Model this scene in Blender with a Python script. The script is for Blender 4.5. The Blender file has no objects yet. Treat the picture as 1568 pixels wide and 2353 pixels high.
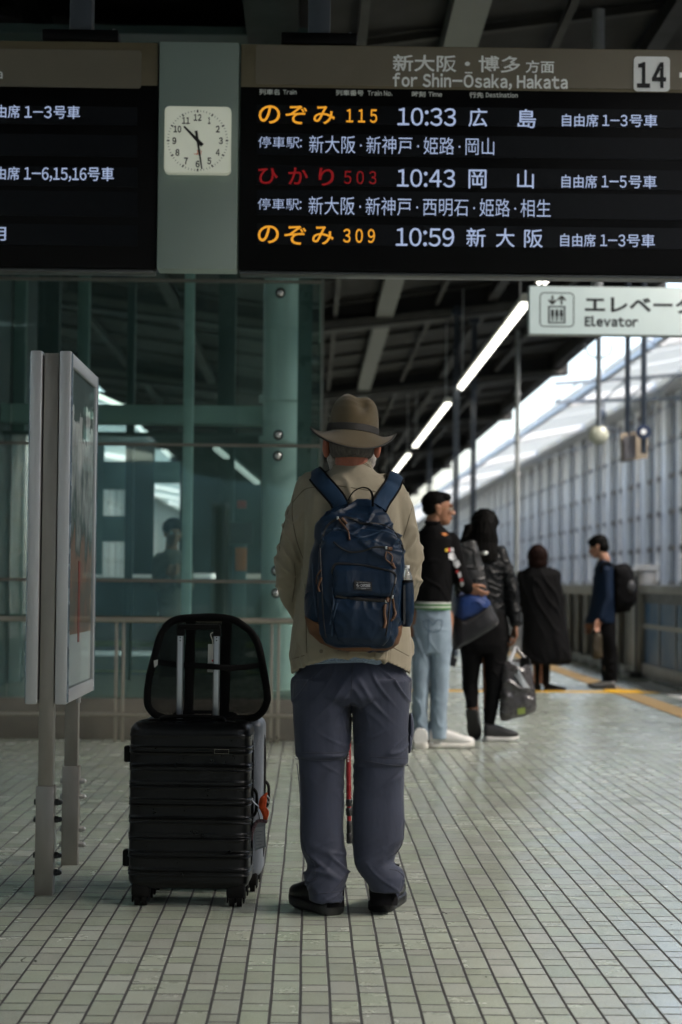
import bpy, bmesh, math, random
import numpy as np
from mathutils import Vector, Matrix, noise
from mathutils.bvhtree import BVHTree

random.seed(7)
SC = bpy.context.scene
COL = SC.collection
R = math.radians

# ------------------------------------------------------------------ camera
F = 4400.0                      # focal length in pixels of a 1568 x 2353 picture
CAM_H = 1.10
YAW, PITCH, ROLL = math.atan(70.5 / F), math.atan(162.2 / F), 0.0095
RC = Matrix.Rotation(-YAW, 3, 'Z') @ Matrix.Rotation(math.pi / 2 + PITCH, 3, 'X') @ Matrix.Rotation(ROLL, 3, 'Z')
cd = bpy.data.cameras.new('camera')
cam = bpy.data.objects.new('camera', cd)
COL.objects.link(cam)
cam.location = (0, 0, CAM_H)
cam.rotation_euler = RC.to_euler()
cd.sensor_fit = 'VERTICAL'
cd.sensor_height = 36.0
cd.lens = F / 2353.0 * 36.0
cd.clip_start = 0.1
cd.clip_end = 3000
cd.dof.use_dof = True
cd.dof.focus_distance = 6.35
cd.dof.aperture_fstop = 3.4
cd.dof.aperture_blades = 9
SC.camera = cam

# ------------------------------------------------------------------ light
EXPO = 2.65
SUN_EL, SUN_AZ = R(46), R(112)
SC.view_settings.view_transform = 'Standard'
SC.view_settings.look = 'None'
SC.view_settings.gamma = 1
SC.view_settings.exposure = EXPO
w = bpy.data.worlds.new('World')
SC.world = w
w.use_nodes = True
nt = w.node_tree
bg = nt.nodes['Background']
sky = nt.nodes.new('ShaderNodeTexSky')
sky.sky_type = 'NISHITA'
sky.sun_disc = False
sky.sun_elevation = SUN_EL
sky.sun_rotation = SUN_AZ
sky.air_density = 1.0
sky.dust_density = 5.0
sky.ozone_density = 1.0
nt.links.new(sky.outputs[0], bg.inputs[0])
bg.inputs[1].default_value = 0.15
sd = bpy.data.lights.new('sun', 'SUN')
sd.energy = 1.5
sd.angle = R(50)
sd.color = (1, .985, .95)
sun = bpy.data.objects.new('sun', sd)
COL.objects.link(sun)
sun.rotation_euler = (math.pi / 2 - SUN_EL, 0, math.pi - SUN_AZ)
SC.cycles.use_denoising = True
SC.cycles.use_guiding = True
SC.cycles.max_bounces = 10
SC.cycles.transparent_max_bounces = 16
SC.cycles.sample_clamp_indirect = 6


def em(v):
    return v / 2 ** EXPO


# ------------------------------------------------------------------ helpers
def ray(px, py):
    return (RC @ Vector(((px - 784) / F, (1176.5 - py) / F, -1))).normalized()


def P(px, py, y):
    d = ray(px, py)
    return Vector((0, 0, CAM_H)) + d * (y / d.y)


def G(px, py, z=0.0):
    d = ray(px, py)
    return Vector((0, 0, CAM_H)) + d * ((z - CAM_H) / d.z)


def tag(o, label=None, cat=None, group=None, kind=None):
    if label: o['label'] = label
    if cat: o['category'] = cat
    if group: o['group'] = group
    if kind: o['kind'] = kind
    return o


def thing(name, label, cat, loc=(0, 0, 0), group=None):
    o = bpy.data.objects.new(name, None)
    o.empty_display_size = .1
    COL.objects.link(o)
    o.location = loc
    return tag(o, label, cat, group)


def root_loc(o):
    while o.parent: o = o.parent
    return Vector(o.location)


def copy_tree(o, parent=None):
    c = o.copy()
    COL.objects.link(c)
    if parent: c.parent = parent
    for ch in list(o.children): copy_tree(ch, c)
    return c


class MB:
    def __init__(s):
        s.v = []; s.f = []; s.mi = []

    def add(s, vs, fs, mi=0):
        n = len(s.v)
        s.v += [Vector(v) for v in vs]
        s.f += [[i + n for i in f] for f in fs]
        s.mi += [mi] * len(fs)
        return s

    def box(s, c, size, rot=None, bev=0.0, seg=2, mi=0):
        bm = bmesh.new()
        bmesh.ops.create_cube(bm, size=1)
        bmesh.ops.scale(bm, vec=Vector(size), verts=bm.verts)
        if bev: bmesh.ops.bevel(bm, geom=bm.edges[:], offset=bev, segments=seg, profile=.5, affect='EDGES')
        m = Matrix.Translation(c)
        if rot is not None:
            rm = rot if isinstance(rot, Matrix) else Matrix.Rotation(rot, 3, 'Z')
            m = m @ rm.to_4x4()
        bm.verts.index_update()
        s.add([m @ v.co for v in bm.verts], [[v.index for v in f.verts] for f in bm.faces], mi)
        bm.free()
        return s

    def bar(s, a, b, w, h, up=(0, 0, 1), bev=0.0, mi=0):
        a, b = Vector(a), Vector(b)
        d = (b - a); L = d.length; d.normalize()
        u = Vector(up); x = d.cross(u)
        if x.length < 1e-4: x = d.cross(Vector((0, 1, 0)))
        x.normalize(); z = x.cross(d).normalized()
        m = Matrix((x, d, z)).transposed()
        return s.box((a + b) / 2, (w, L, h), m, bev, mi=mi)

    def tube(s, pts, r, seg=10, cap=True, closed=False, flat=None, mi=0):
        pts = [Vector(p) for p in pts]
        n = len(pts)
        rs = r if isinstance(r, (list, tuple)) else [r] * n
        T = []
        for i in range(n):
            if closed: t = pts[(i + 1) % n] - pts[i - 1]
            else: t = pts[min(i + 1, n - 1)] - pts[max(i - 1, 0)]
            T.append(t.normalized() if t.length > 1e-9 else Vector((0, 0, 1)))
        u = T[0].orthogonal().normalized() if flat is None else Vector(flat[0])
        vs = []
        for i in range(n):
            u = (u - T[i] * u.dot(T[i]))
            if u.length < 1e-6: u = T[i].orthogonal()
            u.normalize()
            b = T[i].cross(u)
            ru = rs[i]; rb = rs[i]
            if flat is not None: rb = rs[i] * flat[1]
            for k in range(seg):
                a = 2 * math.pi * k / seg
                vs.append(pts[i] + u * (ru * math.cos(a)) + b * (rb * math.sin(a)))
        fs = []
        for i in range(n if closed else n - 1):
            for k in range(seg):
                j = (i + 1) % n
                fs.append([i * seg + k, i * seg + (k + 1) % seg, j * seg + (k + 1) % seg, j * seg + k])
        if cap and not closed:
            fs.append(list(range(seg))[::-1]); fs.append([(n - 1) * seg + k for k in range(seg)])
        return s.add(vs, fs, mi)

    def ell(s, c, r, rot=None, seg=20, rings=12, mi=0):
        c = Vector(c); r = r if isinstance(r, (tuple, list)) else (r, r, r)
        rm = rot if rot is not None else Matrix.Identity(3)
        vs = [c + rm @ Vector((0, 0, r[2]))]
        for i in range(1, rings):
            t = math.pi * i / rings
            for k in range(seg):
                a = 2 * math.pi * k / seg
                vs.append(c + rm @ Vector((r[0] * math.sin(t) * math.cos(a), r[1] * math.sin(t) * math.sin(a), r[2] * math.cos(t))))
        vs.append(c + rm @ Vector((0, 0, -r[2])))
        fs = [[0, 1 + k, 1 + (k + 1) % seg] for k in range(seg)]
        for i in range(rings - 2):
            for k in range(seg):
                a = 1 + i * seg
                fs.append([a + k, a + seg + k, a + seg + (k + 1) % seg, a + (k + 1) % seg])
        l = len(vs) - 1; a = 1 + (rings - 2) * seg
        fs += [[l, a + (k + 1) % seg, a + k] for k in range(seg)]
        return s.add(vs, fs, mi)

    def limb(s, pts, rs, seg=14):
        pts = [Vector(p) for p in pts]
        for i in range(len(pts) - 1):
            s.tube([pts[i], pts[i + 1]], [rs[i], rs[i + 1]], seg)
        for p, r in zip(pts, rs): s.ell(p, r, seg=seg, rings=8)
        return s

    def loft(s, rings, cap=True, mi=0):
        n = len(rings[0])
        vs = [p for r_ in rings for p in r_]
        fs = []
        for i in range(len(rings) - 1):
            for k in range(n):
                fs.append([i * n + k, i * n + (k + 1) % n, (i + 1) * n + (k + 1) % n, (i + 1) * n + k])
        if cap:
            fs.append(list(range(n))[::-1]); fs.append([(len(rings) - 1) * n + k for k in range(n)])
        return s.add(vs, fs, mi)

    def prism(s, poly, a, b, mi=0):
        """polygon of points (3-D), extruded by vector from a offset to b offset"""
        a, b = Vector(a), Vector(b)
        n = len(poly)
        vs = [Vector(p) + a for p in poly] + [Vector(p) + b for p in poly]
        fs = [list(range(n))[::-1], list(range(n, 2 * n))]
        fs += [[i, (i + 1) % n, n + (i + 1) % n, n + i] for i in range(n)]
        return s.add(vs, fs, mi)

    def lathe(s, prof, c, seg=24, axis=None, mi=0):
        c = Vector(c)
        m = axis if axis is not None else Matrix.Identity(3)
        rings = []
        for r, z in prof:
            rings.append([c + m @ Vector((r * math.cos(2 * math.pi * k / seg), r * math.sin(2 * math.pi * k / seg), z)) for k in range(seg)])
        return s.loft(rings, mi=mi)

    def mesh(s, name, org=Vector((0, 0, 0))):
        me = bpy.data.meshes.new(name)
        me.from_pydata([tuple(v - org) for v in s.v], [], s.f)
        me.update()
        return me

    def build(s, name, m, parent=None, loc=None, sharp=38, fixn=True):
        org = root_loc(parent) if parent else Vector(loc if loc is not None else (0, 0, 0))
        me = s.mesh(name, org)
        if fixn:
            bm = bmesh.new(); bm.from_mesh(me)
            bmesh.ops.recalc_face_normals(bm, faces=bm.faces[:])
            bm.to_mesh(me); bm.free()
        return link(name, me, m, parent, org, sharp, s.mi)


def link(name, me, m, parent=None, org=Vector((0, 0, 0)), sharp=38, mi=None):
    ms = m if isinstance(m, (list, tuple)) else [m]
    for x in ms: me.materials.append(x)
    if mi is not None and len(ms) > 1: me.polygons.foreach_set('material_index', mi)
    me.polygons.foreach_set('use_smooth', [True] * len(me.polygons))
    if sharp < 180: me.set_sharp_from_angle(angle=R(sharp))
    o = bpy.data.objects.new(name, me)
    COL.objects.link(o)
    if parent: o.parent = parent
    else: o.location = org
    return o


def remeshed(mb, voxel=.006, smooth=4, sub=0, factor=.5):
    """voxel union of overlapping closed shells -> one continuous smooth mesh (world coordinates)"""
    me = mb.mesh('tmp')
    o = bpy.data.objects.new('tmp', me)
    COL.objects.link(o)
    md = o.modifiers.new('r', 'REMESH'); md.mode = 'VOXEL'; md.voxel_size = voxel
    if smooth:
        md = o.modifiers.new('s', 'SMOOTH'); md.iterations = smooth; md.factor = factor
    dg = bpy.context.evaluated_depsgraph_get()
    out = bpy.data.meshes.new_from_object(o.evaluated_get(dg))
    bpy.data.objects.remove(o)
    bpy.data.meshes.remove(me)
    out.materials.clear()
    return out


def displace(me, fn):
    """move every vertex along its normal by fn(co) (world coordinates)"""
    n = len(me.vertices)
    co = np.empty(n * 3); me.vertices.foreach_get('co', co)
    no = np.empty(n * 3); me.vertex_normals.foreach_get('vector', no)
    co = co.reshape(-1, 3); no = no.reshape(-1, 3)
    d = np.array([fn(Vector(c), Vector(q)) for c, q in zip(co, no)])
    co = co + no * d[:, None]
    me.vertices.foreach_set('co', co.ravel())
    me.update()


def part(me, name, m, parent, sharp=180):
    org = root_loc(parent)
    me.transform(Matrix.Translation(-org))
    me.name = name
    return link(name, me, m, parent, org, sharp)


def bvh_of(*obs):
    vs, fs = [], []
    for o in obs:
        org = root_loc(o)
        n = len(vs)
        vs += [v.co + org for v in o.data.vertices]
        fs += [[i + n for i in p.vertices] for p in o.data.polygons]
    return BVHTree.FromPolygons(vs, fs)


def hit(bvh, px, py, off=.002, dflt=6.2):
    d = ray(px, py)
    o = Vector((0, 0, CAM_H))
    h = bvh.ray_cast(o, d)
    if h[0] is None: return P(px, py, dflt)
    return h[0] - d * off


def poly_pts(pts, step=4.0):
    out = []
    for i in range(len(pts) - 1):
        a, b = Vector(pts[i]), Vector(pts[i + 1])
        n = max(1, int((b - a).length / step))
        out += [a.lerp(b, k / n) for k in range(n)]
    out.append(Vector(pts[-1]))
    return out


def smooth_poly(pts, n=6):
    """Catmull-Rom through the points"""
    pts = [Vector(p) for p in pts]
    q = [pts[0]] + pts + [pts[-1]]
    out = []
    for i in range(1, len(q) - 2):
        for k in range(n):
            t = k / n
            a, b, c, d = q[i - 1], q[i], q[i + 1], q[i + 2]
            out.append(.5 * ((2 * b) + (c - a) * t + (2 * a - 5 * b + 4 * c - d) * t * t + (3 * b - a - 3 * c + d) * t ** 3))
    out.append(pts[-1])
    return out


def interp(tab, y):
    """piecewise linear table [(y, a, b, ...)]"""
    if y <= tab[0][0]: return tab[0][1:]
    for p, q in zip(tab, tab[1:]):
        if y <= q[0]:
            t = (y - p[0]) / (q[0] - p[0])
            return tuple(a + (b - a) * t for a, b in zip(p[1:], q[1:]))
    return tab[-1][1:]


def sm(a, b, x):
    t = min(1, max(0, (x - a) / (b - a)))
    return t * t * (3 - 2 * t)


def fold(co, sx, sy, sz, seed=0.0):
    n = noise.noise(Vector((co.x * sx + seed, co.y * sy - seed, co.z * sz + seed * .7)))
    return 1 - 2 * abs(n) - .55


def crease(co, sx, sy, sz, seed=0.0, w=.16):
    """narrow raised creases along the zero lines of a stretched noise field, 0..1"""
    n = noise.noise(Vector((co.x * sx + seed, co.y * sy - seed, co.z * sz + seed * .7)))
    m = noise.noise(Vector((co.x * sx * .4 - seed, co.y * sy * .4, co.z * sz * .4 + 3 + seed)))
    return max(0, 1 - abs(n) / w) ** 1.4 * sm(-.15, .25, m)


# ------------------------------------------------------------------ materials
MC = {}


def M(name, col, rough=.5, metal=0.0, var=.12, vs=8.0, bump=0.0, bs=60.0, spec=.5, emit=None, es=0.0,
      alpha=1.0, trans=0.0, coat=0.0, sheen=0.0, stretch=(1, 1, 1), rvar=.08):
    if name in MC: return MC[name]
    m = bpy.data.materials.new(name)
    m.use_nodes = True
    n = m.node_tree.nodes; L = m.node_tree.links
    b = n['Principled BSDF']
    b.inputs['Base Color'].default_value = (*col, 1)
    b.inputs['Roughness'].default_value = rough
    b.inputs['Metallic'].default_value = metal
    b.inputs['Specular IOR Level'].default_value = spec
    b.inputs['Alpha'].default_value = alpha
    b.inputs['Transmission Weight'].default_value = trans
    b.inputs['Coat Weight'].default_value = coat
    b.inputs['Sheen Weight'].default_value = sheen
    tc = n.new('ShaderNodeTexCoord')
    mp = n.new('ShaderNodeMapping')
    mp.inputs['Scale'].default_value = stretch
    L.new(tc.outputs['Object'], mp.inputs[0])
    if var:
        tx = n.new('ShaderNodeTexNoise')
        tx.inputs['Scale'].default_value = vs
        tx.inputs['Detail'].default_value = 5
        tx.inputs['Roughness'].default_value = .6
        L.new(mp.outputs[0], tx.inputs['Vector'])
        mx = n.new('ShaderNodeMix'); mx.data_type = 'RGBA'
        mx.inputs['A'].default_value = (*[max(0, c * (1 - var)) for c in col], 1)
        mx.inputs['B'].default_value = (*[min(1, c * (1 + var)) for c in col], 1)
        mr = n.new('ShaderNodeMapRange')
        mr.inputs['From Min'].default_value = .3; mr.inputs['From Max'].default_value = .7
        L.new(tx.outputs[0], mr.inputs[0])
        L.new(mr.outputs[0], mx.inputs['Factor'])
        L.new(mx.outputs['Result'], b.inputs['Base Color'])
        mr2 = n.new('ShaderNodeMapRange')
        mr2.inputs['From Min'].default_value = .3; mr2.inputs['From Max'].default_value = .7
        mr2.inputs['To Min'].default_value = max(.02, rough - rvar); mr2.inputs['To Max'].default_value = min(1, rough + rvar)
        L.new(tx.outputs[0], mr2.inputs[0])
        L.new(mr2.outputs[0], b.inputs['Roughness'])
    if bump:
        t2 = n.new('ShaderNodeTexNoise')
        t2.inputs['Scale'].default_value = bs
        t2.inputs['Detail'].default_value = 4
        L.new(mp.outputs[0], t2.inputs['Vector'])
        bp = n.new('ShaderNodeBump')
        bp.inputs['Strength'].default_value = min(1, bump)
        bp.inputs['Distance'].default_value = .002 * max(1, bump)
        L.new(t2.outputs[0], bp.inputs['Height'])
        L.new(bp.outputs[0], b.inputs['Normal'])
    if emit:
        b.inputs['Emission Color'].default_value = (*emit, 1)
        b.inputs['Emission Strength'].default_value = es
    if emit: m.cycles.emission_sampling = 'NONE'
    MC[name] = m
    return m


def cloth_mat(name, col, var=.12, weave=900, rough=.85, fine=.35, wr=0.0, wrs=18, spec=.25, sheen=.12):
    """woven cloth: fine weave bump, a little sheen, slightly uneven dye, optional crease bump"""
    if name in MC: return MC[name]
    m = M(name, col, rough, 0, var, 6, 0, spec=spec, sheen=sheen)
    n = m.node_tree.nodes; L = m.node_tree.links
    b = n['Principled BSDF']
    b.inputs['Sheen Roughness'].default_value = .5
    tc = n.new('ShaderNodeTexCoord')
    w1 = n.new('ShaderNodeTexNoise'); w1.inputs['Scale'].default_value = weave; w1.inputs['Detail'].default_value = 2
    L.new(tc.outputs['Object'], w1.inputs['Vector'])
    bp = n.new('ShaderNodeBump'); bp.inputs['Strength'].default_value = fine; bp.inputs['Distance'].default_value = .0006
    L.new(w1.outputs[0], bp.inputs['Height'])
    if wr:
        mp = n.new('ShaderNodeMapping'); mp.inputs['Scale'].default_value = (1, 1, .4); mp.inputs['Rotation'].default_value = (0, .5, 0)
        L.new(tc.outputs['Object'], mp.inputs[0])
        w2 = n.new('ShaderNodeTexNoise'); w2.inputs['Scale'].default_value = wrs; w2.inputs['Detail'].default_value = 3
        w2.inputs['Distortion'].default_value = .6
        L.new(mp.outputs[0], w2.inputs['Vector'])
        b2 = n.new('ShaderNodeBump'); b2.inputs['Strength'].default_value = wr; b2.inputs['Distance'].default_value = .02
        L.new(w2.outputs[0], b2.inputs['Height'])
        L.new(bp.outputs[0], b2.inputs['Normal'])
        L.new(b2.outputs[0], b.inputs['Normal'])
    else:
        L.new(bp.outputs[0], b.inputs['Normal'])
    return m


def glow(name, col, s, dots=0.0):
    if name in MC: return MC[name]
    m = bpy.data.materials.new(name); m.use_nodes = True
    n = m.node_tree.nodes; L = m.node_tree.links
    b = n['Principled BSDF']
    b.inputs['Base Color'].default_value = (*[c * .3 for c in col], 1)
    b.inputs['Emission Color'].default_value = (*col, 1)
    b.inputs['Emission Strength'].default_value = s
    if dots:      # LED dot grid
        tc = n.new('ShaderNodeTexCoord')
        sx = n.new('ShaderNodeSeparateXYZ'); L.new(tc.outputs['Object'], sx.inputs[0])
        acc = None
        for ax in ('X', 'Z'):
            a = n.new('ShaderNodeMath'); a.operation = 'MULTIPLY'; a.inputs[1].default_value = 2 * math.pi / dots
            L.new(sx.outputs[ax], a.inputs[0])
            c = n.new('ShaderNodeMath'); c.operation = 'COSINE'; L.new(a.outputs[0], c.inputs[0])
            d = n.new('ShaderNodeMath'); d.operation = 'MULTIPLY_ADD'; d.inputs[1].default_value = .3; d.inputs[2].default_value = .75
            L.new(c.outputs[0], d.inputs[0])
            if acc is None: acc = d
            else:
                e = n.new('ShaderNodeMath'); e.operation = 'MULTIPLY'
                L.new(acc.outputs[0], e.inputs[0]); L.new(d.outputs[0], e.inputs[1]); acc = e
        f = n.new('ShaderNodeMath'); f.operation = 'MULTIPLY'; f.inputs[1].default_value = s * 1.6
        L.new(acc.outputs[0], f.inputs[0]); L.new(f.outputs[0], b.inputs['Emission Strength'])
    if dots or name.startswith('shaft'): m.cycles.emission_sampling = 'NONE'
    MC[name] = m
    return m


GL = {}


def glyph(ch, bold):
    k = (ch, bold)
    if k not in GL:
        cu = bpy.data.curves.new('t', 'FONT')
        cu.body = ch; cu.size = 1; cu.offset = bold; cu.extrude = .01; cu.resolution_u = 4
        o = bpy.data.objects.new('t', cu); COL.objects.link(o)
        me = bpy.data.meshes.new_from_object(o.evaluated_get(bpy.context.evaluated_depsgraph_get()))
        bpy.data.objects.remove(o)
        n = len(me.vertices)
        co = np.empty(n * 3); me.vertices.foreach_get('co', co)
        GL[k] = (co.reshape(-1, 3), [list(p.vertices) for p in me.polygons])
        bpy.data.meshes.remove(me)
    return GL[k]


def text(s, box, y, m, parent, name='lettering', bold=0.0, depth=.0012, gap=.085):
    """flat lettering facing -Y whose outline fills the picture box (x0, y0, x1, y1) on the plane Y = y.
    Latin letters and digits use the full-width forms of the Japanese face, set close together."""
    cos, fs, x, n = [], [], 0.0, 0
    for ch in s:
        if ch == ' ':
            x += .3; continue
        mac = ch == 'Ō'
        if mac: ch = 'O'
        latin = 0x21 <= ord(ch) <= 0x7e
        c, f = glyph(chr(ord(ch) + 0xfee0) if latin else ch, bold)
        c = c.copy()
        if latin:
            w0 = c[:, 0].min(); w1 = c[:, 0].max()
            c[:, 0] += x - w0; xe = x + w1 - w0
            if mac:
                z = c[:, 1].max() + .07
                q = np.array([[x + .1, z, -.01], [xe - .1, z, -.01], [xe - .1, z + .08, -.01], [x + .1, z + .08, -.01]])
                q2 = q.copy(); q2[:, 2] = .01
                c = np.vstack([c, q, q2]); k = len(c) - 8
                f = f + [[k, k + 1, k + 2, k + 3], [k + 4, k + 5, k + 6, k + 7]] + [[k + i, k + (i + 1) % 4, k + 4 + (i + 1) % 4, k + 4 + i] for i in range(4)]
            x = xe + gap
        else:
            c[:, 0] += x; x += 1.0 if ch != '·' else .6
            if ch == '·': c[:, 0] -= .5 * (c[:, 0].min() + c[:, 0].max()) - (x - .3 - .0) 
        cos.append(c); fs += [[i + n for i in q] for q in f]; n += len(c)
    co = np.vstack(cos)
    me = bpy.data.meshes.new(name)
    x0, y0, x1, y1 = box
    a, b = P(x0, (y0 + y1) / 2, y), P(x1, (y0 + y1) / 2, y)
    t, u = P((x0 + x1) / 2, y0, y), P((x0 + x1) / 2, y1, y)
    c = P((x0 + x1) / 2, (y0 + y1) / 2, y)
    W, H = b.x - a.x, t.z - u.z
    mn, mxx = co.min(0), co.max(0)
    q = np.empty_like(co)
    q[:, 0] = (co[:, 0] - (mn[0] + mxx[0]) / 2) * W / (mxx[0] - mn[0]) + c.x
    q[:, 2] = (co[:, 1] - (mn[1] + mxx[1]) / 2) * H / (mxx[1] - mn[1]) + c.z
    q[:, 1] = y - (co[:, 2] + .01) / .02 * depth
    me.from_pydata(q.tolist(), [], fs); me.update()
    return part(me, name, m, parent, sharp=30)


def rrect(x0, y0, x1, y1, y, r, n=6):
    """rounded rectangle outline given by picture corners, on plane Y = y"""
    a = P(x0, (y0 + y1) / 2, y); b = P(x1, (y0 + y1) / 2, y)
    t = P((x0 + x1) / 2, y0, y); u = P((x0 + x1) / 2, y1, y)
    return rrectw(a.x, u.z, b.x, t.z, y, r, n)


def rrectw(x0, z0, x1, z1, y, r, n=6):
    pts = []
    for cx, cz, s in ((x1 - r, z1 - r, 0), (x0 + r, z1 - r, 1), (x0 + r, z0 + r, 2), (x1 - r, z0 + r, 3)):
        for k in range(n + 1):
            a = math.pi / 2 * (s + k / n)
            pts.append(Vector((cx + r * math.cos(a), y, cz + r * math.sin(a))))
    return pts

#@@SETTING
# ------------------------------------------------------------------ setting: floor
def floor_mat():
    m = bpy.data.materials.new('platform_tiles'); m.use_nodes = True
    n = m.node_tree.nodes; L = m.node_tree.links
    b = n['Principled BSDF']

    def mt(op, a, bb=None, c=None):
        x = n.new('ShaderNodeMath'); x.operation = op
        for i, v in enumerate((a, bb, c)):
            if v is None: continue
            if isinstance(v, (int, float)): x.inputs[i].default_value = v
            else: L.new(v, x.inputs[i])
        return x.outputs[0]
    geo = n.new('ShaderNodeNewGeometry')
    # slight wander of the joints, as hand-laid tiles have
    wn = n.new('ShaderNodeTexNoise'); wn.inputs['Scale'].default_value = 1.1; wn.inputs['Detail'].default_value = 2
    L.new(geo.outputs['Position'], wn.inputs['Vector'])
    sp = n.new('ShaderNodeSeparateXYZ'); L.new(geo.outputs['Position'], sp.inputs[0])
    X = mt('ADD', sp.outputs['X'], mt('MULTIPLY', mt('SUBTRACT', wn.outputs[0], .5), .008))
    Y = mt('ADD', sp.outputs['Y'], mt('MULTIPLY', mt('SUBTRACT', wn.outputs[0], .5), .03))
    u = mt('DIVIDE', mt('ADD', X, .0145), .0775)
    row = mt('FLOOR', u); fu = mt('SUBTRACT', u, row)
    odd = mt('FLOORED_MODULO', row, 2.0)
    rowr = n.new('ShaderNodeTexWhiteNoise'); rowr.noise_dimensions = '1D'; L.new(row, rowr.inputs['W'])
    v = mt('ADD', mt('ADD', mt('DIVIDE', Y, .252), mt('MULTIPLY', odd, .5)), mt('MULTIPLY', rowr.outputs[0], .12))
    per = mt('FLOOR', v); fv = mt('SUBTRACT', v, per)
    long = mt('LESS_THAN', fv, .665)
    tid = mt('ADD', mt('MULTIPLY', per, 2.0), long)
    du = mt('MULTIPLY', mt('MINIMUM', fu, mt('SUBTRACT', 1.0, fu)), .0775)
    dv1 = mt('MINIMUM', fv, mt('SUBTRACT', 1.0, fv))
    dv = mt('MULTIPLY', mt('MINIMUM', dv1, mt('ABSOLUTE', mt('SUBTRACT', fv, .665))), .252)
    ju = n.new('ShaderNodeMapRange'); ju.interpolation_type = 'SMOOTHSTEP'
    ju.inputs['From Min'].default_value = .0034; ju.inputs['From Max'].default_value = .0048
    L.new(du, ju.inputs[0])
    jv = n.new('ShaderNodeMapRange'); jv.interpolation_type = 'SMOOTHSTEP'
    jv.inputs['From Min'].default_value = .0044; jv.inputs['From Max'].default_value = .0062
    L.new(dv, jv.inputs[0])
    tile = mt('MULTIPLY', ju.outputs[0], jv.outputs[0])
    cv = n.new('ShaderNodeCombineXYZ'); L.new(row, cv.inputs[0]); L.new(tid, cv.inputs[1])
    rnd = n.new('ShaderNodeTexWhiteNoise'); rnd.noise_dimensions = '2D'; L.new(cv.outputs[0], rnd.inputs['Vector'])
    # glaze: speckled grey-green, tile to tile variation, worn patches
    spk = n.new('ShaderNodeTexNoise'); spk.inputs['Scale'].default_value = 420; spk.inputs['Detail'].default_value = 3
    L.new(geo.outputs['Position'], spk.inputs['Vector'])
    dirt_haze = n.new('ShaderNodeTexNoise'); dirt_haze.inputs['Scale'].default_value = 1.3; dirt_haze.inputs['Detail'].default_value = 6; dirt_haze.inputs['Roughness'].default_value = .65
    L.new(geo.outputs['Position'], dirt_haze.inputs['Vector'])
    ramp = n.new('ShaderNodeValToRGB')
    ramp.color_ramp.elements[0].position = .32; ramp.color_ramp.elements[0].color = (.185, .212, .175, 1)
    ramp.color_ramp.elements[1].position = .56; ramp.color_ramp.elements[1].color = (.455, .50, .42, 1)
    L.new(spk.outputs[0], ramp.inputs[0])
    hs = n.new('ShaderNodeHueSaturation')
    L.new(ramp.outputs[0], hs.inputs['Color'])
    L.new(mt('ADD', .72, mt('ADD', mt('MULTIPLY', rnd.outputs[0], .13), mt('MULTIPLY', dirt_haze.outputs[0], .26))), hs.inputs['Value'])
    wv = n.new('ShaderNodeSeparateColor'); L.new(rnd.outputs['Color'], wv.inputs[0])
    L.new(mt('ADD', .49, mt('MULTIPLY', wv.outputs[1], .02)), hs.inputs['Hue'])
    L.new(mt('ADD', .7, mt('MULTIPLY', wv.outputs[2], .6)), hs.inputs['Saturation'])
    jc = n.new('ShaderNodeMix'); jc.data_type = 'RGBA'
    jc.inputs['A'].default_value = (.012, .012, .011, 1)
    L.new(tile, jc.inputs['Factor']); L.new(hs.outputs[0], jc.inputs['B'])
    # scuffs
    sc = n.new('ShaderNodeTexNoise'); sc.inputs['Scale'].default_value = 26; sc.inputs['Detail'].default_value = 2; sc.inputs['Distortion'].default_value = 1.2
    mp = n.new('ShaderNodeMapping'); mp.inputs['Scale'].default_value = (1, .35, 1); mp.inputs['Rotation'].default_value = (0, 0, .7)
    L.new(geo.outputs['Position'], mp.inputs[0]); L.new(mp.outputs[0], sc.inputs['Vector'])
    scm = n.new('ShaderNodeMapRange'); scm.inputs['From Min'].default_value = .74; scm.inputs['From Max'].default_value = .80
    L.new(sc.outputs[0], scm.inputs[0])
    c2 = n.new('ShaderNodeMix'); c2.data_type = 'RGBA'; c2.inputs['B'].default_value = (.07, .07, .06, 1)
    L.new(mt('MULTIPLY', scm.outputs[0], .7), c2.inputs['Factor']); L.new(jc.outputs['Result'], c2.inputs['A'])
    gum = n.new('ShaderNodeTexVoronoi'); gum.inputs['Scale'].default_value = 1.6
    L.new(geo.outputs['Position'], gum.inputs['Vector'])
    gm = n.new('ShaderNodeMapRange'); gm.inputs['From Min'].default_value = .022; gm.inputs['From Max'].default_value = .012
    L.new(gum.outputs['Distance'], gm.inputs[0])
    c3 = n.new('ShaderNodeMix'); c3.data_type = 'RGBA'; c3.inputs['B'].default_value = (.09, .09, .08, 1)
    L.new(mt('MULTIPLY', gm.outputs[0], .75), c3.inputs['Factor']); L.new(c2.outputs['Result'], c3.inputs['A'])
    worn = n.new('ShaderNodeTexNoise'); worn.inputs['Scale'].default_value = .55; worn.inputs['Detail'].default_value = 5
    mp3 = n.new('ShaderNodeMapping'); mp3.inputs['Scale'].default_value = (1.6, .4, 1)
    L.new(geo.outputs['Position'], mp3.inputs[0]); L.new(mp3.outputs[0], worn.inputs['Vector'])
    h4 = n.new('ShaderNodeHueSaturation'); L.new(c3.outputs['Result'], h4.inputs['Color'])
    L.new(mt('ADD', .78, mt('MULTIPLY', worn.outputs[0], .44)), h4.inputs['Value'])
    L.new(h4.outputs[0], b.inputs['Base Color'])
    rg = mt('ADD', mt('ADD', .07, mt('MULTIPLY', dirt_haze.outputs[0], .28)), mt('MULTIPLY', wv.outputs[0], .06))
    rg2 = mt('ADD', mt('MULTIPLY', rg, tile), mt('MULTIPLY', mt('SUBTRACT', 1.0, tile), .9))
    L.new(rg2, b.inputs['Roughness'])
    b.inputs['Specular IOR Level'].default_value = 1.0
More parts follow.
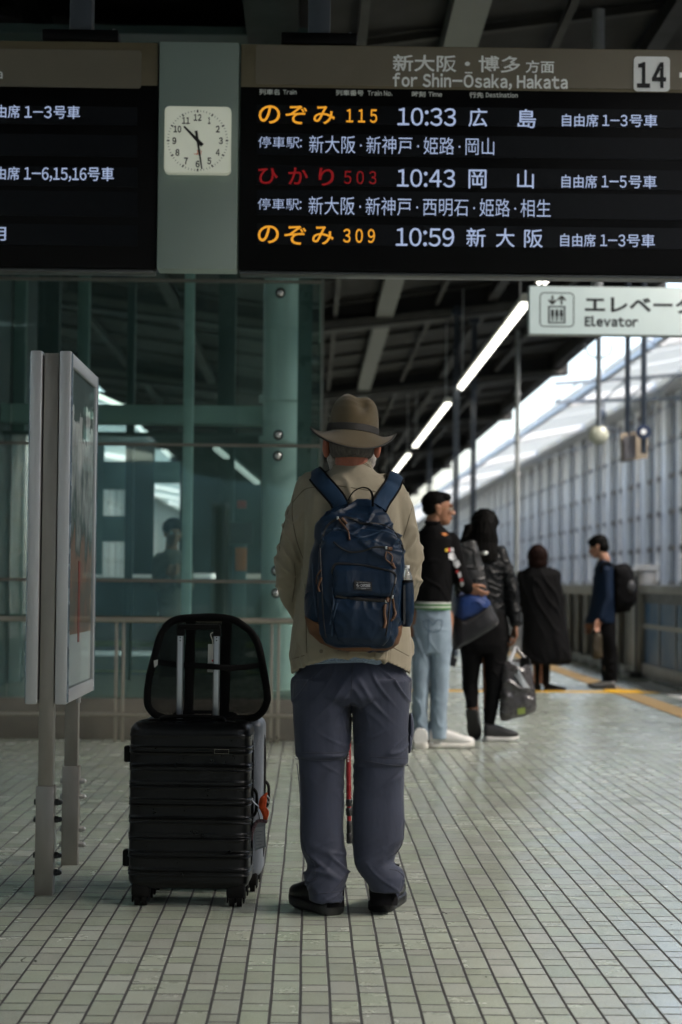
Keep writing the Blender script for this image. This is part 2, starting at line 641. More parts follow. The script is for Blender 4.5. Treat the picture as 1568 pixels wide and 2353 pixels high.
    # each tile lies at a slightly different tilt
    tl = n.new('ShaderNodeCombineXYZ')
    L.new(mt('MULTIPLY', mt('SUBTRACT', wv.outputs[1], .5), .005), tl.inputs[0])
    L.new(mt('MULTIPLY', mt('SUBTRACT', wv.outputs[2], .5), .007), tl.inputs[1])
    va = n.new('ShaderNodeVectorMath'); va.operation = 'ADD'
    L.new(geo.outputs['Normal'], va.inputs[0]); L.new(tl.outputs[0], va.inputs[1])
    vn = n.new('ShaderNodeVectorMath'); vn.operation = 'NORMALIZE'; L.new(va.outputs[0], vn.inputs[0])
    und = n.new('ShaderNodeTexNoise'); und.inputs['Scale'].default_value = 22; und.inputs['Detail'].default_value = 2
    mp2 = n.new('ShaderNodeMapping'); mp2.inputs['Scale'].default_value = (.5, 1.6, 1)
    L.new(geo.outputs['Position'], mp2.inputs[0]); L.new(mp2.outputs[0], und.inputs['Vector'])
    h = mt('ADD', mt('MULTIPLY', tile, 1.0), mt('ADD', mt('MULTIPLY', spk.outputs[0], .05), mt('MULTIPLY', und.outputs[0], .14)))
    bp = n.new('ShaderNodeBump'); bp.inputs['Strength'].default_value = .75; bp.inputs['Distance'].default_value = .0022
    L.new(h, bp.inputs['Height']); L.new(vn.outputs[0], bp.inputs['Normal'])
    L.new(bp.outputs[0], b.inputs['Normal'])
    return m


def struct(mb, name, m, **k):
    o = mb.build(name, m, **k)
    o['kind'] = 'structure'
    return o


XE = 4.02          # inner line of the platform gates
f = MB(); f.add([(-5.6, -62, 0), (5.0, -62, 0), (5.0, 420, 0), (-5.6, 420, 0)], [[0, 1, 2, 3]])
struct(f, 'platform_floor', floor_mat())
f = MB(); f.add([(-300, -300, -1.35), (300, -300, -1.35), (300, 1200, -1.35), (-300, 1200, -1.35)], [[0, 1, 2, 3]])
struct(f, 'ground', M('ballast', (.19, .18, .165), .95, var=.35, vs=3, bump=1, bs=30))
conc = M('concrete', (.33, .33, .31), .85, var=.18, vs=3, bump=.5, bs=40)
f = MB(); f.box((5.1, 179, -.7), (.2, 482, 1.3)); f.box((-5.7, 179, -.7), (.2, 482, 1.3))
struct(f, 'platform_edge', conc)
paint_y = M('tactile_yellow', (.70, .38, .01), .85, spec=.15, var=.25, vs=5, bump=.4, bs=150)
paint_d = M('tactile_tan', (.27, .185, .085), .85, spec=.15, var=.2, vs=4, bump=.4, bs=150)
pale = M('pale_strip', (.55, .56, .54), .45, var=.12, vs=4)
# tactile paving: a thin line across the platform, a strip along the gates, a block where they meet
f = MB()
ya = G(1225, 1590).y
f.box((1.9, ya + .06, .004), (4.1, .14, .006))
struct(f, 'tactile_line', paint_y)
f = MB()
f.box((3.25, ya + .1, .009), (.36, .42, .006), bev=.002)
struct(f, 'tactile_block', paint_y)
f = MB()
f.box((3.22, 70, .004), (.24, 220, .006))
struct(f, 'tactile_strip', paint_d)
f = MB(); f.box((3.72, 12, .004), (.25, 19.0, .006))
struct(f, 'pale_edge_strip', pale)

# ------------------------------------------------------------------ platform roof
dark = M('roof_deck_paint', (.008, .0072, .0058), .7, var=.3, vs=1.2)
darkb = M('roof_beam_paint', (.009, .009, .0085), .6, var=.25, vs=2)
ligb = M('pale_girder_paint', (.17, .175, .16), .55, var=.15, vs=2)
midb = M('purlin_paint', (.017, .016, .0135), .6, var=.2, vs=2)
steel_b = M('navy_column_paint', (.03, .042, .06), .4, var=.2, vs=3)
galv = M('galvanised_steel', (.38, .39, .39), .45, .6, var=.15, vs=12)


def rz(x):           # underside of the butterfly roof
    return 4.95 + .135 * abs(x + .3)


roof = thing('platform_roof', 'dark butterfly roof with steel beams over the tiled platform', 'roof', (-.3, 60, 4.9))
Y0, Y1 = -60.0, 210.0
for sx, nm in ((1, 'roof_deck'), (-1, 'roof_deck')):
    xa, xb = -.3, 5.35 * sx
    d = MB()
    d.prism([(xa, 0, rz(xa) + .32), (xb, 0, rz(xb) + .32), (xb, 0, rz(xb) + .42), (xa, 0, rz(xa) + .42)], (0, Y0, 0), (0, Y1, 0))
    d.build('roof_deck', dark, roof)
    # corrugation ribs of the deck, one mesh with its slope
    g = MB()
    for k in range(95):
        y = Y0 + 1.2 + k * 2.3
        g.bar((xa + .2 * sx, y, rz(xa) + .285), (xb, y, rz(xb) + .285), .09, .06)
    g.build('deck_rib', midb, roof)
ybeams = [-40, -28.5, -17, -5.6, 5.5, 17.5, 29.4, 40.6, 51.8, 63, 74.2, 85.4, 96.6, 107.8, 119, 130, 141, 152]
src = None
for y in ybeams:
    if src is None:
        d = MB()
        for sx in (1, -1):
            xa, xb = -.3, 5.45 * sx
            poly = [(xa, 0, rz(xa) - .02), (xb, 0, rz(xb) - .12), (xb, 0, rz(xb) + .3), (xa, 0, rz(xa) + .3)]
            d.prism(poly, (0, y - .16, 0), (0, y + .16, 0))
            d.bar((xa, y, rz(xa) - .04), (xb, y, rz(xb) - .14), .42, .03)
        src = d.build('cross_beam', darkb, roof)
    else:
        c = src.copy(); COL.objects.link(c); c.parent = roof; c.location.y = y - ybeams[0]
# lighter angle that rides on the lower edge of each cross beam
src = None
for y in ybeams[5:10]:
    if src is None:
        d = MB(); d.bar((-.3, y - .25, rz(-.3) + .03), (5.3, y - .25, rz(5.3) - .08), .05, .1)
        d.bar((-.3, y - .25, rz(-.3) + .03), (-5.3, y - .25, rz(5.3) - .08), .05, .1)
        src = d.build('cable_tray', M('tray_grey', (.075, .073, .066), .5, var=.2), roof)
    else:
        c = src.copy(); COL.objects.link(c); c.parent = roof; c.location.y = y - ybeams[5]
for x, m_, wd, hh in ((1.1, ligb, .26, .16), (-2.1, midb, .16, .14), (2.75, darkb, .14, .14), (3.9, midb, .1, .12), (5.2, darkb, .22, .3), (-.3, darkb, .36, .3), (-3.8, midb, .12, .12), (.35, midb, .07, .07), (1.9, midb, .06, .06)):
    z = rz(x) + (.14 if m_ is not ligb else .1)
    d = MB(); d.bar((x, Y0, z), (x, 150, z), wd, hh)
    d.build('girder', m_, roof)
# diagonal bracing and small pipes under the deck just above the signs
src = None
for k in range(9):
    if src is None:
        d = MB(); d.bar((-3.6, 10.5, 5.36), (-2.9, 10.5, 5.2), .03, .05)
        d.bar((-3.6, 10.5, 5.42), (-3.55, 11.6, 5.42), .03, .03)
        src = d.build('brace', M('brace_grey', (.06, .06, .052), .5), roof)
    else:
        c = src.copy(); COL.objects.link(c); c.parent = roof; c.location.x = .62 * k; c.location.y = .05 * k
        c.location.z = -.05 * k if k < 5 else -.05 * 5 + .06 * (k - 5)

# columns that carry the roof, in pairs down the platform
def column(x, y, label, w=.2):
    t = thing('platform_column', label, 'column', (x, y, 0), 'navy roof columns down the platform')
    h = rz(x) + .05
    d = MB(); d.box((x, y, h / 2), (w * .35, w, h), bev=.006)
    for s in (-1, 1): d.box((x + s * w * .42, y, h / 2), (.022, w * 1.05, h - .01))
    d.build('column_shaft', steel_b, t)
    d = MB(); d.box((x, y, .05), (w * 1.5, w * 1.5, .1), bev=.01); d.build('base_plate', steel_b, t)
    d = MB(); d.box((x, y, h - .12), (w * 2.2, w * 1.3, .1), bev=.01); d.build('column_head', steel_b, t)
    return t


for (px, y, lab) in ((1046, 29.0, 'thin navy steel column rising behind the head of the person in jeans'),
                     (1086, 30.2, 'navy steel column just right of another behind the long haired woman'),
                     (985, 52.0, 'far dark column standing behind the shoulder of the person in jeans')):
    column(P(px, 1338, y).x, y, lab, .075 if y < 50 else .12)

pipe_m = M('pale_pipe', (.30, .32, .31), .45, .2, var=.15)
for px, y, y0, r, lab in ((1187, 33.0, 5.5, .035, 'pale thin vertical pipe hanging between the lamps and the track roof'),):
    t = thing('drain_pipe', lab, 'pipe', (P(px, 1338, y).x, y, 0))
    x = t.location.x
    d = MB(); d.tube([(x, y, 0), (x, y, y0)], r * 1.15, 12); d.build('pipe_run', pipe_m, t)
    for z in (1.6, 3.0, 4.4):
        d = MB(); d.tube([(x, y, z - .04), (x, y, z + .04)], r * 1.6, 12); d.build('pipe_clamp', galv, t)

# ------------------------------------------------------------------ lamps
lamp_m = glow('fluorescent_tube', (1, .97, .86), em(6))
lamp_body = M('lamp_housing', (.55, .56, .5), .4, var=.08)


def lamp(x, z, ya, yb, label, n=5):
    t = thing('strip_lamp', label, 'lamp', (x, (ya + yb) / 2, z), 'fluorescent strip lamps under the roof')
    d = MB(); d.prism([(x - .065, 0, z), (x + .065, 0, z), (x + .04, 0, z + .09), (x - .04, 0, z + .09)], (0, ya, 0), (0, yb, 0))
    d.build('lamp_housing', lamp_body, t)
    L = (yb - ya) / n
    for k in range(n):
        q = MB()
        q.tube([(x - .03, ya + k * L + .06, z - .018), (x - .03, ya + (k + 1) * L - .06, z - .018)], .017, 8)
        q.tube([(x + .03, ya + k * L + .06, z - .018), (x + .03, ya + (k + 1) * L - .06, z - .018)], .017, 8)
        q.build('tube', lamp_m, t)
    for yy in (ya + .6, yb - .6):
        q = MB(); q.tube([(x, yy, z + .09), (x, yy, rz(x) + .3)], .012, 6); q.build('hanger', galv, t)
    return t


LX, LZ = 2.27, CAM_H + 3.0
for ya, yb, lab in ((-3, 6.5, 'strip lamp row hanging closest overhead, before the departure board'),
                    (9.2, 18.9, 'strip lamp whose end shows above the elevator sign'),
                    (20.2, 29.3, 'longest strip lamp left of the elevator sign'),
                    (31.6, 41.8, 'middle strip lamp right of the brown hat'),
                    (44.3, 54.2, 'small far strip lamp close beside the hat brim'),
                    (57, 67, 'farthest strip lamp low over the platform behind the hat')):
    lamp(LX, LZ, ya, yb, lab)
LX2 = -4.1
for ya, yb, lab in ((-3, 6.5, 'strip lamp row overhead on the other side of the platform'),):
    lamp(LX2, LZ, ya, yb, lab)

# ------------------------------------------------------------------ opposite wall, track roof, tracks
white_p = M('wall_column_paint', (.84, .84, .82), .55, var=.1, vs=1.5)
pan_m = M('wall_panel_glass', (.30, .36, .42), .22, var=.25, vs=.6, spec=.6)
pan_l = M('wall_panel_white', (.50, .54, .57), .4, var=.12, vs=.5)
brown = M('transom_brown', (.17, .145, .115), .6, var=.25, vs=2)
WX = 10.0


def frost_mat(name, dc, tc_, f, vs):
    m = bpy.data.materials.new(name); m.use_nodes = True
    n = m.node_tree.nodes; L = m.node_tree.links
    n.remove(n['Principled BSDF'])
    d = n.new('ShaderNodeBsdfDiffuse'); t = n.new('ShaderNodeBsdfTranslucent')
    tc = n.new('ShaderNodeTexCoord'); ns = n.new('ShaderNodeTexNoise'); ns.inputs['Scale'].default_value = vs
    L.new(tc.outputs['Object'], ns.inputs['Vector'])
    for sh, c in ((d, dc), (t, tc_)):
        mx = n.new('ShaderNodeMix'); mx.data_type = 'RGBA'
        mx.inputs['A'].default_value = (*[v * .75 for v in c], 1); mx.inputs['B'].default_value = (*[min(1, v * 1.2) for v in c], 1)
        L.new(ns.outputs[0], mx.inputs['Factor']); L.new(mx.outputs['Result'], sh.inputs[0])
    ms = n.new('ShaderNodeMixShader'); ms.inputs[0].default_value = f
    L.new(d.outputs[0], ms.inputs[1]); L.new(t.outputs[0], ms.inputs[2]); L.new(ms.outputs[0], n['Material Output'].inputs[0])
    return m


frost = frost_mat('frosted_wall_glass', (.50, .53, .54), (.78, .78, .755), .66, .4)
frost_l = frost_mat('frosted_wall_glass_lit', (.5, .54, .54), (.75, .82, .80), .65, .4)  # left copy, brightness tuned for the patches behind the elevator glass
frost_ld = frost_mat('tinted_wall_glass_shaded', (.12, .15, .15), (.22, .28, .28), .5, .5)  # darker left copy, toned down to cut light from the left
frost_d = frost_mat('tinted_wall_glass', (.20, .225, .25), (.29, .315, .345), .64, .5)


def side_wall(x, s, y0, n, label, fr, frd):
    t = thing('louvre_wall', label, 'wall', (x, y0, -1.3))
    z1 = 6.75
    yb = y0 + 3.5 * n
    a = MB()
    a.box((x + s * .55, (y0 + yb) / 2, 2.7), (.1, yb - y0, 8.0)); a.build('wall_panel', fr, t)
    gl = MB()
    for k in range(n):
        y = y0 + 3.5 * k
        for j in range(8):
            for o in (0, 1):
                gl.box((x + s * .47, y + .90 + 1.70 * o, -.95 + 1.045 * j + .52), (.05, 1.36, .90))
    gl.build('wall_pane', frd, t)
    srcs = None
    for k in range(min(n + 1, 99)):
        y = y0 + 3.5 * k
        if srcs is None:
            d = MB(); d.box((x + s * .36, y, 2.65), (.20, .60, 8.1), bev=.01); srcs = d.build('wall_column', white_p, t)
        else:
            c = srcs.copy(); COL.objects.link(c); c.parent = t; c.location.y = 3.5 * k
    for k in range(min(n, 99)):
        y = y0 + 3.5 * k + 1.75
        if k == 0:
            d = MB(); d.box((x + s * .40, y, 2.65), (.14, .24, 8.0)); src2 = d.build('mullion', white_p, t)
        else:
            c = src2.copy(); COL.objects.link(c); c.parent = t; c.location.y = 3.5 * k
    for j in range(8):
        d = MB(); d.box((x + s * .42, (y0 + yb) / 2, -.95 + 1.045 * j), (.10, yb - y0, .15)); d.build('transom', brown, t)
    d = MB(); d.box((x + s * .1, (y0 + yb) / 2, z1), (.8, yb - y0, .22), bev=.02); d.build('coping', white_p, t)
    return t


side_wall(WX, 1, -46, 104, 'pale louvred wall with white columns across the tracks on the right', frost, frost_d)
side_wall(-10.5, -1, -46, 80, 'pale louvred wall across the tracks glimpsed through the elevator glass', frost_l, frost_ld)

# translucent roof over the neighbouring track
def canopy_mat(name='white_translucent_roofing', tcol=(.54, .56, .55)):
    m = bpy.data.materials.new(name); m.use_nodes = True
    n = m.node_tree.nodes; L = m.node_tree.links
    n.remove(n['Principled BSDF'])
    d = n.new('ShaderNodeBsdfDiffuse'); d.inputs[0].default_value = (.8, .8, .8, 1)
    t = n.new('ShaderNodeBsdfTranslucent'); t.inputs[0].default_value = (*tcol, 1)
    mx = n.new('ShaderNodeMixShader'); mx.inputs[0].default_value = .6
    L.new(d.outputs[0], mx.inputs[1]); L.new(t.outputs[0], mx.inputs[2])
    L.new(mx.outputs[0], n['Material Output'].inputs[0])
    return m


cano = canopy_mat()
cano_l = canopy_mat('shaded_translucent_roofing', (.34, .40, .40))  # darker copy of the roofing, toned down to dim the left side


def track_roof(xa, xb, za, zb, y0, y1, label, s):
    t = thing('track_roof', label, 'roof', ((xa + xb) / 2, y0, min(za, zb)))
    sl = 3.5
    a = MB()
    y = y0; k = 0
    while y < y1:
        ge = .16 if k % 2 == 1 else .0       # open slot to the sky between sheets
        a.prism([(xa, 0, za), (xb, 0, zb), (xb, 0, zb + .05), (xa, 0, za + .05)], (0, y, 0), (0, y + sl - .15 - ge, 0))
        y += sl; k += 1
    a.build('roof_sheet', cano if s > 0 else cano_l, t)
    src = None
    k = 0; y = y0
    while y < y1 and k < 90:
        if src is None:
            d = MB(); d.bar((xa, y - .08, za - .13), (xb, y - .08, zb - .13), .12, .22); src = d.build('rafter', M('rafter_grey', (.6, .62, .63), .5, var=.1), t)
        else:
            c = src.copy(); COL.objects.link(c); c.parent = t; c.location.y = y - y0
        y += 14; k += 1
    for f_ in (.04,):
        x = xa + (xb - xa) * f_; z = za + (zb - za) * f_
        d = MB(); d.bar((x, y0, z - .1), (x, y1, z - .1), .14, .14); d.build('purlin', M('rafter_grey', (.6, .62, .63), .5), t)
    return t


track_roof(7.1, WX + .4, 6.3, 6.95, -44, 330, 'white translucent roof over the track beside the louvred wall', 1)
track_roof(-10.9, -5.6, 6.95, 6.0, -44, 230, 'white translucent roof over the track at the far left', -1)

# hall added out of view: blocks sky, its openings make bright reflections
backdrop = thing('unseen_backdrop', 'unseen added hall with tall bright windows, mirrored in the elevator glass', 'backdrop', (0, -61, 0))
ops = [(-40, 1015, 62, 1080), (-40, 1120, 55, 1160), (236, 1030, 345, 1062), (150, 1230, 190, 1290), (820, 1090, 900, 1240), (1000, 1090, 1080, 1240)]
hx = lambda p: (p - 712) / 50.7
hz = lambda p: CAM_H + (1338 - p) / 50.7
rects = [(hx(a), hz(d), hx(c), hz(b)) for a, b, c, d in ops]
ex = sorted({-16, 16, *[r[0] for r in rects], *[r[2] for r in rects]})
ez = sorted({-1.3, 9.0, *[r[1] for r in rects], *[r[3] for r in rects]})
q = MB()
for i in range(len(ex) - 1):
    z0 = None
    for j in range(len(ez) - 1):
        mxm, mzm = (ex[i] + ex[i + 1]) / 2, (ez[j] + ez[j + 1]) / 2
        op = any(r[0] < mxm < r[2] and r[1] < mzm < r[3] for r in rects)
        if not op and z0 is None: z0 = ez[j]
        if z0 is not None and (op or j == len(ez) - 2):
            z1 = ez[j] if op else ez[j + 1]
            q.box((mxm, -61.2, (z0 + z1) / 2), (ex[i + 1] - ex[i], .3, z1 - z0)); z0 = None
q.build('backdrop_wall', M('backdrop_wall_paint', (.10, .15, .145), .8, var=.4, vs=.6), backdrop)
for r in rects:
    q = MB(); q.box(((r[0] + r[2]) / 2, -61.2, r[1] + .04), (r[2] - r[0], .34, .06)); q.box(((r[0] + r[2]) / 2, -61.2, (r[1] + r[3]) / 2), (.06, .3, r[3] - r[1])); q.build('opening_frame', midb, backdrop)

rail_m = M('rail_steel', (.3, .25, .2), .4, .8, var=.2)
for xc, lab in ((7.2, 'steel rails of the track right of the platform gates'), (-7.6, 'steel rails of the track on the left side')):
    t = thing('railway_track', lab, 'track', (xc, 100, -1.35))
    for s in (-1, 1):
        d = MB(); d.box((xc + s * .72, 150, -1.2), (.07, 330, .15)); d.build('rail', rail_m, t)
    d = MB()
    for k in range(330): d.box((xc, -10 + k, -1.3), (2.4, .24, .14))
    d.build('sleeper', conc, t)['kind'] = 'stuff'

# overhead line portal and wires seen below the track roof
dk = M('catenary_grey', (.14, .16, .18), .5, .3, var=.15)
t = thing('catenary_portal', 'dark steel truss carrying overhead line at the upper right', 'truss', (9.6, 47, -1.3))
d = MB(); d.tube([(9.6, 47, -1.3), (9.6, 47, 6.4)], .11, 12); d.build('mast', dk, t)
d = MB()
d.bar((6.0, 47, 6.05), (9.6, 47, 6.35), .09, .09); d.bar((6.0, 47, 5.6), (9.6, 47, 5.75), .08, .08)
for k in range(6):
    x = 6.0 + .6 * k
    d.bar((x, 47, 5.6 + .025 * k), (x + .6, 47, 6.1 + .05 * k), .05, .05)
d.build('truss_arm', dk, t)
d = MB(); d.tube([(7.2, 47, 5.6), (7.2, 47, 5.0), (7.6, 47, 4.9)], .03, 8); d.ell((7.2, 47, 5.3), (.08, .08, .14)); d.build('insulator', dk, t)
wire = M('wire_grey', (.2, .22, .24), .5, .5)
t = thing('overhead_wire', 'thin overhead contact wire running along the track', 'wire', (7.2, 150, 4.0))
d = MB(); d.tube([(7.2, 20, 4.0), (7.2, 300, 4.0)], .014, 6); d.build('contact_wire', wire, t)
d = MB(); d.tube([(7.2, 20 + 4 * k, 4.9 + .25 * math.cos(k * math.pi / 6)) for k in range(70)], .014, 6); d.build('messenger_wire', wire, t)
# ------------------------------------------------------------------ departure board
BY = 8.5
ref = lambda y: P(800, y, BY).z
zt, zh, zs, zb = ref(103.5), ref(204.5), ref(232), ref(623)
xr0 = P(551, 360, BY).x; xr1 = P(2050, 360, BY).x
xl1 = P(361, 360, BY).x; xl0 = xl1 - (xr1 - xr0)
blk = M('board_black', (.0025, .0025, .003), .4, var=.2, vs=3, spec=.12)
led_bg = M('led_panel', (.004, .005, .0075), .4, var=.2, vs=30, spec=.2)
olive = M('board_header_olive', (.145, .120, .072), .5, var=.08, vs=3)
olive2 = M('board_header_plate', (.165, .145, .108), .45, var=.06, vs=3)
strip_m = M('board_strip', (.012, .016, .017), .45, var=.1)
let_h = M('header_lettering', (.92, .95, .95), .5, var=.03)
let_s = M('strip_lettering', (.75,.78,.75), .5, var=.03)
led_w = glow('led_white', (.56, .68, 1.0), em(.62), .0042)
led_y = glow('led_amber', (1.0, .42, .03), em(.80), .0042)
led_r = glow('led_red', (.75, .012, .02), em(.20), .0042)


def board(xa, xb, label):
    t = thing('departure_board', label, 'departure board', ((xa + xb) / 2, BY + .2, zb))
    d = MB(); d.box(((xa + xb) / 2, BY + .068, (zt + zb) / 2), (xb - xa, .13, zt - zb), bev=.008); d.build('cabinet', blk, t)
    d = MB(); d.box(((xa + xb) / 2, BY + .011, (zt + zh) / 2 + .001), (xb - xa - .002, .018, zt - zh - .004), bev=.003); d.build('header_panel', olive, t)
    d = MB(); d.box(((xa + xb) / 2, BY + .013, (zs + zh) / 2), (xb - xa - .002, .014, zh - zs), bev=.002); d.build('caption_strip', strip_m, t)
    d = MB(); d.box(((xa + xb) / 2, BY + .068, zb - .008), (xb - xa - .01, .11, .016), bev=.006); d.build('lower_trim', M('trim_metal', (.09, .095, .1), .35, .5), t)
    for x in (xa + .35, xb - .35):
        d = MB(); d.box((x, BY + .068, (zt + 5.2) / 2), (.1, .1, 5.2 - zt), bev=.005); d.build('hanger', steel_b, t)
        d = MB(); d.box((x, BY + .068, zt + .03), (.34, .14, .05), bev=.005); d.build('hanger_plate', blk, t)
        d = MB(); d.ell((x + .14, BY + .1, zt + .075), .012); d.build('bolt', galv, t)
    return t


bR = board(xr0, xr1, 'departure board with yellow and white LED train rows right of the clock')
bL = board(xl0, xl1, 'departure board cut by the left edge, mostly blank LED rows')
# plates of the header
q = MB(); q.prism(rrect(588, 113, 1900, 202, BY, .012), (0, -.004, 0), (0, .002, 0)); q.build('header_plate', olive2, bR)
q = MB(); q.prism(rrect(-900, 108, 325, 195, BY, .012), (0, -.004, 0), (0, .002, 0)); q.build('header_plate', olive2, bL)
for ya, yb in ((246, 288), (311, 361), (385, 430), (441, 499), (518, 566)):
    q = MB(); q.prism(rrect(590, ya + 3, 1950, yb + 3, BY, .003, 2), (0, .0, 0), (0, .03, 0)); q.build('led_row', led_bg, bR)
    q = MB(); q.prism(rrect(-900, ya - 8, 316, yb - 8, BY, .003, 2), (0, .0, 0), (0, .03, 0)); q.build('led_row', led_bg, bL)
TB = BY - .0045
for s, b_, bo in (('新大阪・博多', (903, 127, 1196, 166), .016), ('方面', (1208, 139, 1274, 168), .014), ('for Shin-Ōsaka, Hakata', (903, 166, 1305, 206), .030)):
    text(s, b_, TB, let_h, bR, 'header_lettering', bo)
q = MB(); q.prism(rrect(1456, 131, 1539, 211, BY, .018), (0, -.008, 0), (0, -.0042, 0)); num = q.build('number_plate', M('plate_white', (.84, .86, .87), .4, var=.03), bR)
text('14', (1464, 143, 1531, 202), BY - .0085, M('lettering_black', (.008, .008, .01), .5), num, 'number_lettering', .03)
q = MB(); q.prism([P(1561, 167, BY), P(1600, 168, BY), P(1600, 158, BY), P(1622, 173, BY), P(1600, 189, BY), P(1600, 180, BY), P(1561, 179, BY)], (0, -.0055, 0), (0, -.0042, 0)); q.build('arrow_mark', let_h, bR)
for s, b_ in (('列車名', (596, 205, 643, 218)), ('Train', (651, 206, 682, 217)), ('列車番号', (772, 207, 836, 220)), ('Train No.', (845, 208, 902, 220)),
              ('時刻', (947, 210, 978, 223)), ('Time', (985, 211, 1016, 222)), ('行先', (1079, 212, 1111, 225)), ('Destination', (1117, 213, 1190, 224))):
    text(s, b_, BY + .0035, let_s, bR, 'caption_lettering', .02)
for s, b_, m_, bo in (
    ('の', (595, 242, 644, 284), led_y, .008), ('ぞ', (657, 243, 706, 285), led_y, .008), ('み', (721, 244, 770, 285), led_y, .008), ('1 1 5', (796, 251, 867, 282), led_y, .014),
    ('10:33', (914, 248, 1048, 289), led_w, .004), ('広', (1077, 249, 1120, 291), led_w, .003), ('島', (1190, 251, 1232, 294), led_w, .004),
    ('自由席', (1292, 262, 1375, 291), led_w, .003), ('1-3', (1385, 264, 1442, 290), led_w, .004), ('号車', (1447, 263, 1511, 292), led_w, .003),
    ('停車駅:', (594, 314, 694, 340), led_w, -.008), ('新大阪·新神戸·姫路·岡山', (711, 314, 1136, 354), led_w, -.007),
    ('ひ', (594, 386, 639, 423), led_r, .01), ('か', (663, 385, 708, 424), led_r, .01), ('り', (733, 386, 768, 427), led_r, .01), ('5 0 3', (791, 393, 865, 423), led_r, .0),
    ('10:43', (913, 389, 1046, 430), led_w, .004), ('岡', (1077, 390, 1118, 433), led_w, .004), ('山', (1189, 391, 1227, 433), led_w, .003),
    ('自由席', (1291, 402, 1372, 432), led_w, .003), ('1-5', (1383, 404, 1440, 431), led_w, .004), ('号車', (1445, 403, 1509, 433), led_w, .003),
    ('停車駅:', (593, 456, 693, 482), led_w, -.008), ('新大阪·新神戸·西明石·姫路·相生', (710, 455, 1266, 496), led_w, -.007),
    ('の', (593, 518, 641, 559), led_y, .008), ('ぞ', (654, 519, 704, 562), led_y, .008), ('み', (718, 520, 767, 562), led_y, .008), ('3 0 9', (789, 526, 862, 558), led_y, .012),
    ('10:59', (910, 524, 1044, 566), led_w, .004), ('新', (1072, 524, 1116, 567), led_w, .003), ('大', (1140, 525, 1183, 568), led_w, .003), ('阪', (1205, 527, 1248, 569), led_w, .003),
    ('自由席', (1288, 537, 1369, 567), led_w, .003), ('1-3', (1380, 539, 1437, 566), led_w, .004), ('号車', (1441, 538, 1505, 568), led_w, .003)):
    text(s, b_, BY - .0008, m_, bR, 'led_lettering', bo)
text('a', (-9, 164, 6.6, 181), TB, let_h, bL, 'header_lettering', .012)
for s, b_ in (('自由席', (-36, 241, 46, 271)), ('1-3', (57, 244, 119, 271)), ('号車', (124, 243, 184, 273)), ('自由席', (-37, 383, 45, 413)), ('1-6,15,16', (56, 385, 199, 417)), ('号車', (202, 384, 262, 416)), ('月', (-20, 522, 14, 553))):
    text(s, b_, BY - .0008, led_w, bL, 'led_lettering', .004)

# clock pillar between the boards
cp = thing('clock_pillar', 'grey green panel filling the gap between the two departure boards', 'panel', (P(455, 600, BY).x, BY + .18, zb))
a, b = P(364, 350, BY - .02), P(547, 350, BY - .02)
cz0, cz1 = P(455, 618, BY - .02).z, P(455, 96, BY - .02).z
q = MB(); q.box(((a.x + b.x) / 2, BY + .05, (cz0 + cz1) / 2), (b.x - a.x, .14, cz1 - cz0), bev=.006); q.build('pillar_panel', M('clock_panel_grey', (.26, .325, .295), .5, var=.04, vs=2), cp)
CY = BY - .02 - .045
ck = thing('wall_clock', 'square cream clock with black numerals and two hands on the grey panel', 'clock', P(455, 321, BY - .02))
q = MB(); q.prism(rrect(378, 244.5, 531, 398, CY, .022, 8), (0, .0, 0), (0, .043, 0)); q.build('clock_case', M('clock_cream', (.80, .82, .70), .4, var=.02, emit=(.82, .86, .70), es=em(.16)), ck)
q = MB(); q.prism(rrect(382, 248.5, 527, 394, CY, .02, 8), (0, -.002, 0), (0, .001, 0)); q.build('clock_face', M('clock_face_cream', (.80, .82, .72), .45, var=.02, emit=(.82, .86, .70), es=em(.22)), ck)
ink = M('lettering_black', (.008, .008, .01), .5)
cx, cy = 454.5, 323.0
FY = CY - .0032
tk = MB()
U = lambda r, a: P(cx + r * math.sin(a), cy - r * math.cos(a), FY)
for k in range(60):
    a = k * math.pi / 30
    big = k % 5 == 0
    tk.bar(U(64.5 if big else 66, a), U(70.5 if big else 70, a), .0065 if big else .002, .001, up=(0, 1, 0))
tk.build('minute_track', ink, ck)
for k in range(1, 13):
    a = k * math.pi / 6
    r_ = 53.5
    w_ = 9 if k < 10 else 17.5
    if k == 1: w_ = 6
    x, y = cx + r_ * math.sin(a), cy - r_ * math.cos(a) + .5
    text(str(k), (x - w_ / 2, y - 7.8, x + w_ / 2, y + 7.8), FY, ink, ck, 'numeral', .03 if k != 4 else .012)
def hand_(name, ang, r0, r1, w0, w1, dy):
    q = MB(); A, B = U(-r0, ang), U(r1, ang); pr = (B - A).normalized().cross(Vector((0, 1, 0)))
    q.prism([A + pr * w0, B + pr * w1, B - pr * w1, A - pr * w0], (0, dy - .002, 0), (0, dy, 0)); q.build(name, ink, ck)
hand_('hour_hand', R(316), 16, 45, .0085, .004, -.002)
hand_('minute_hand', R(171.5), 22, 67, .006, .0028, -.005)
q = MB(); q.lathe([(0.0001, 0), (.008, 0), (.008, .008), (.0001, .008)], U(0, 0) + Vector((0, -.001, 0)), 16, Matrix.Rotation(math.pi / 2, 3, 'X')); q.build('hub', ink, ck)
org_ = M('logo_orange', (.75, .13, .02), .5)
lg = MB()
pj = lambda x, y: P((x) * .3663, 57.4 + y * .3663, FY)
for pl in ([(1219, 806), (1222, 810), (1236, 810), (1241, 803), (1241, 789), (1238, 787)], [(1236, 788), (1258, 788), (1264, 793), (1262, 799), (1250, 800), (1254, 801), (1264, 811)], [(1243, 790), (1243, 811)]):
    lg.tube([pj(*p) for p in smooth_poly([Vector((*p, 0)).to_2d() for p in pl], 3)], .0012, 6)
lg.build('logo', org_, ck)
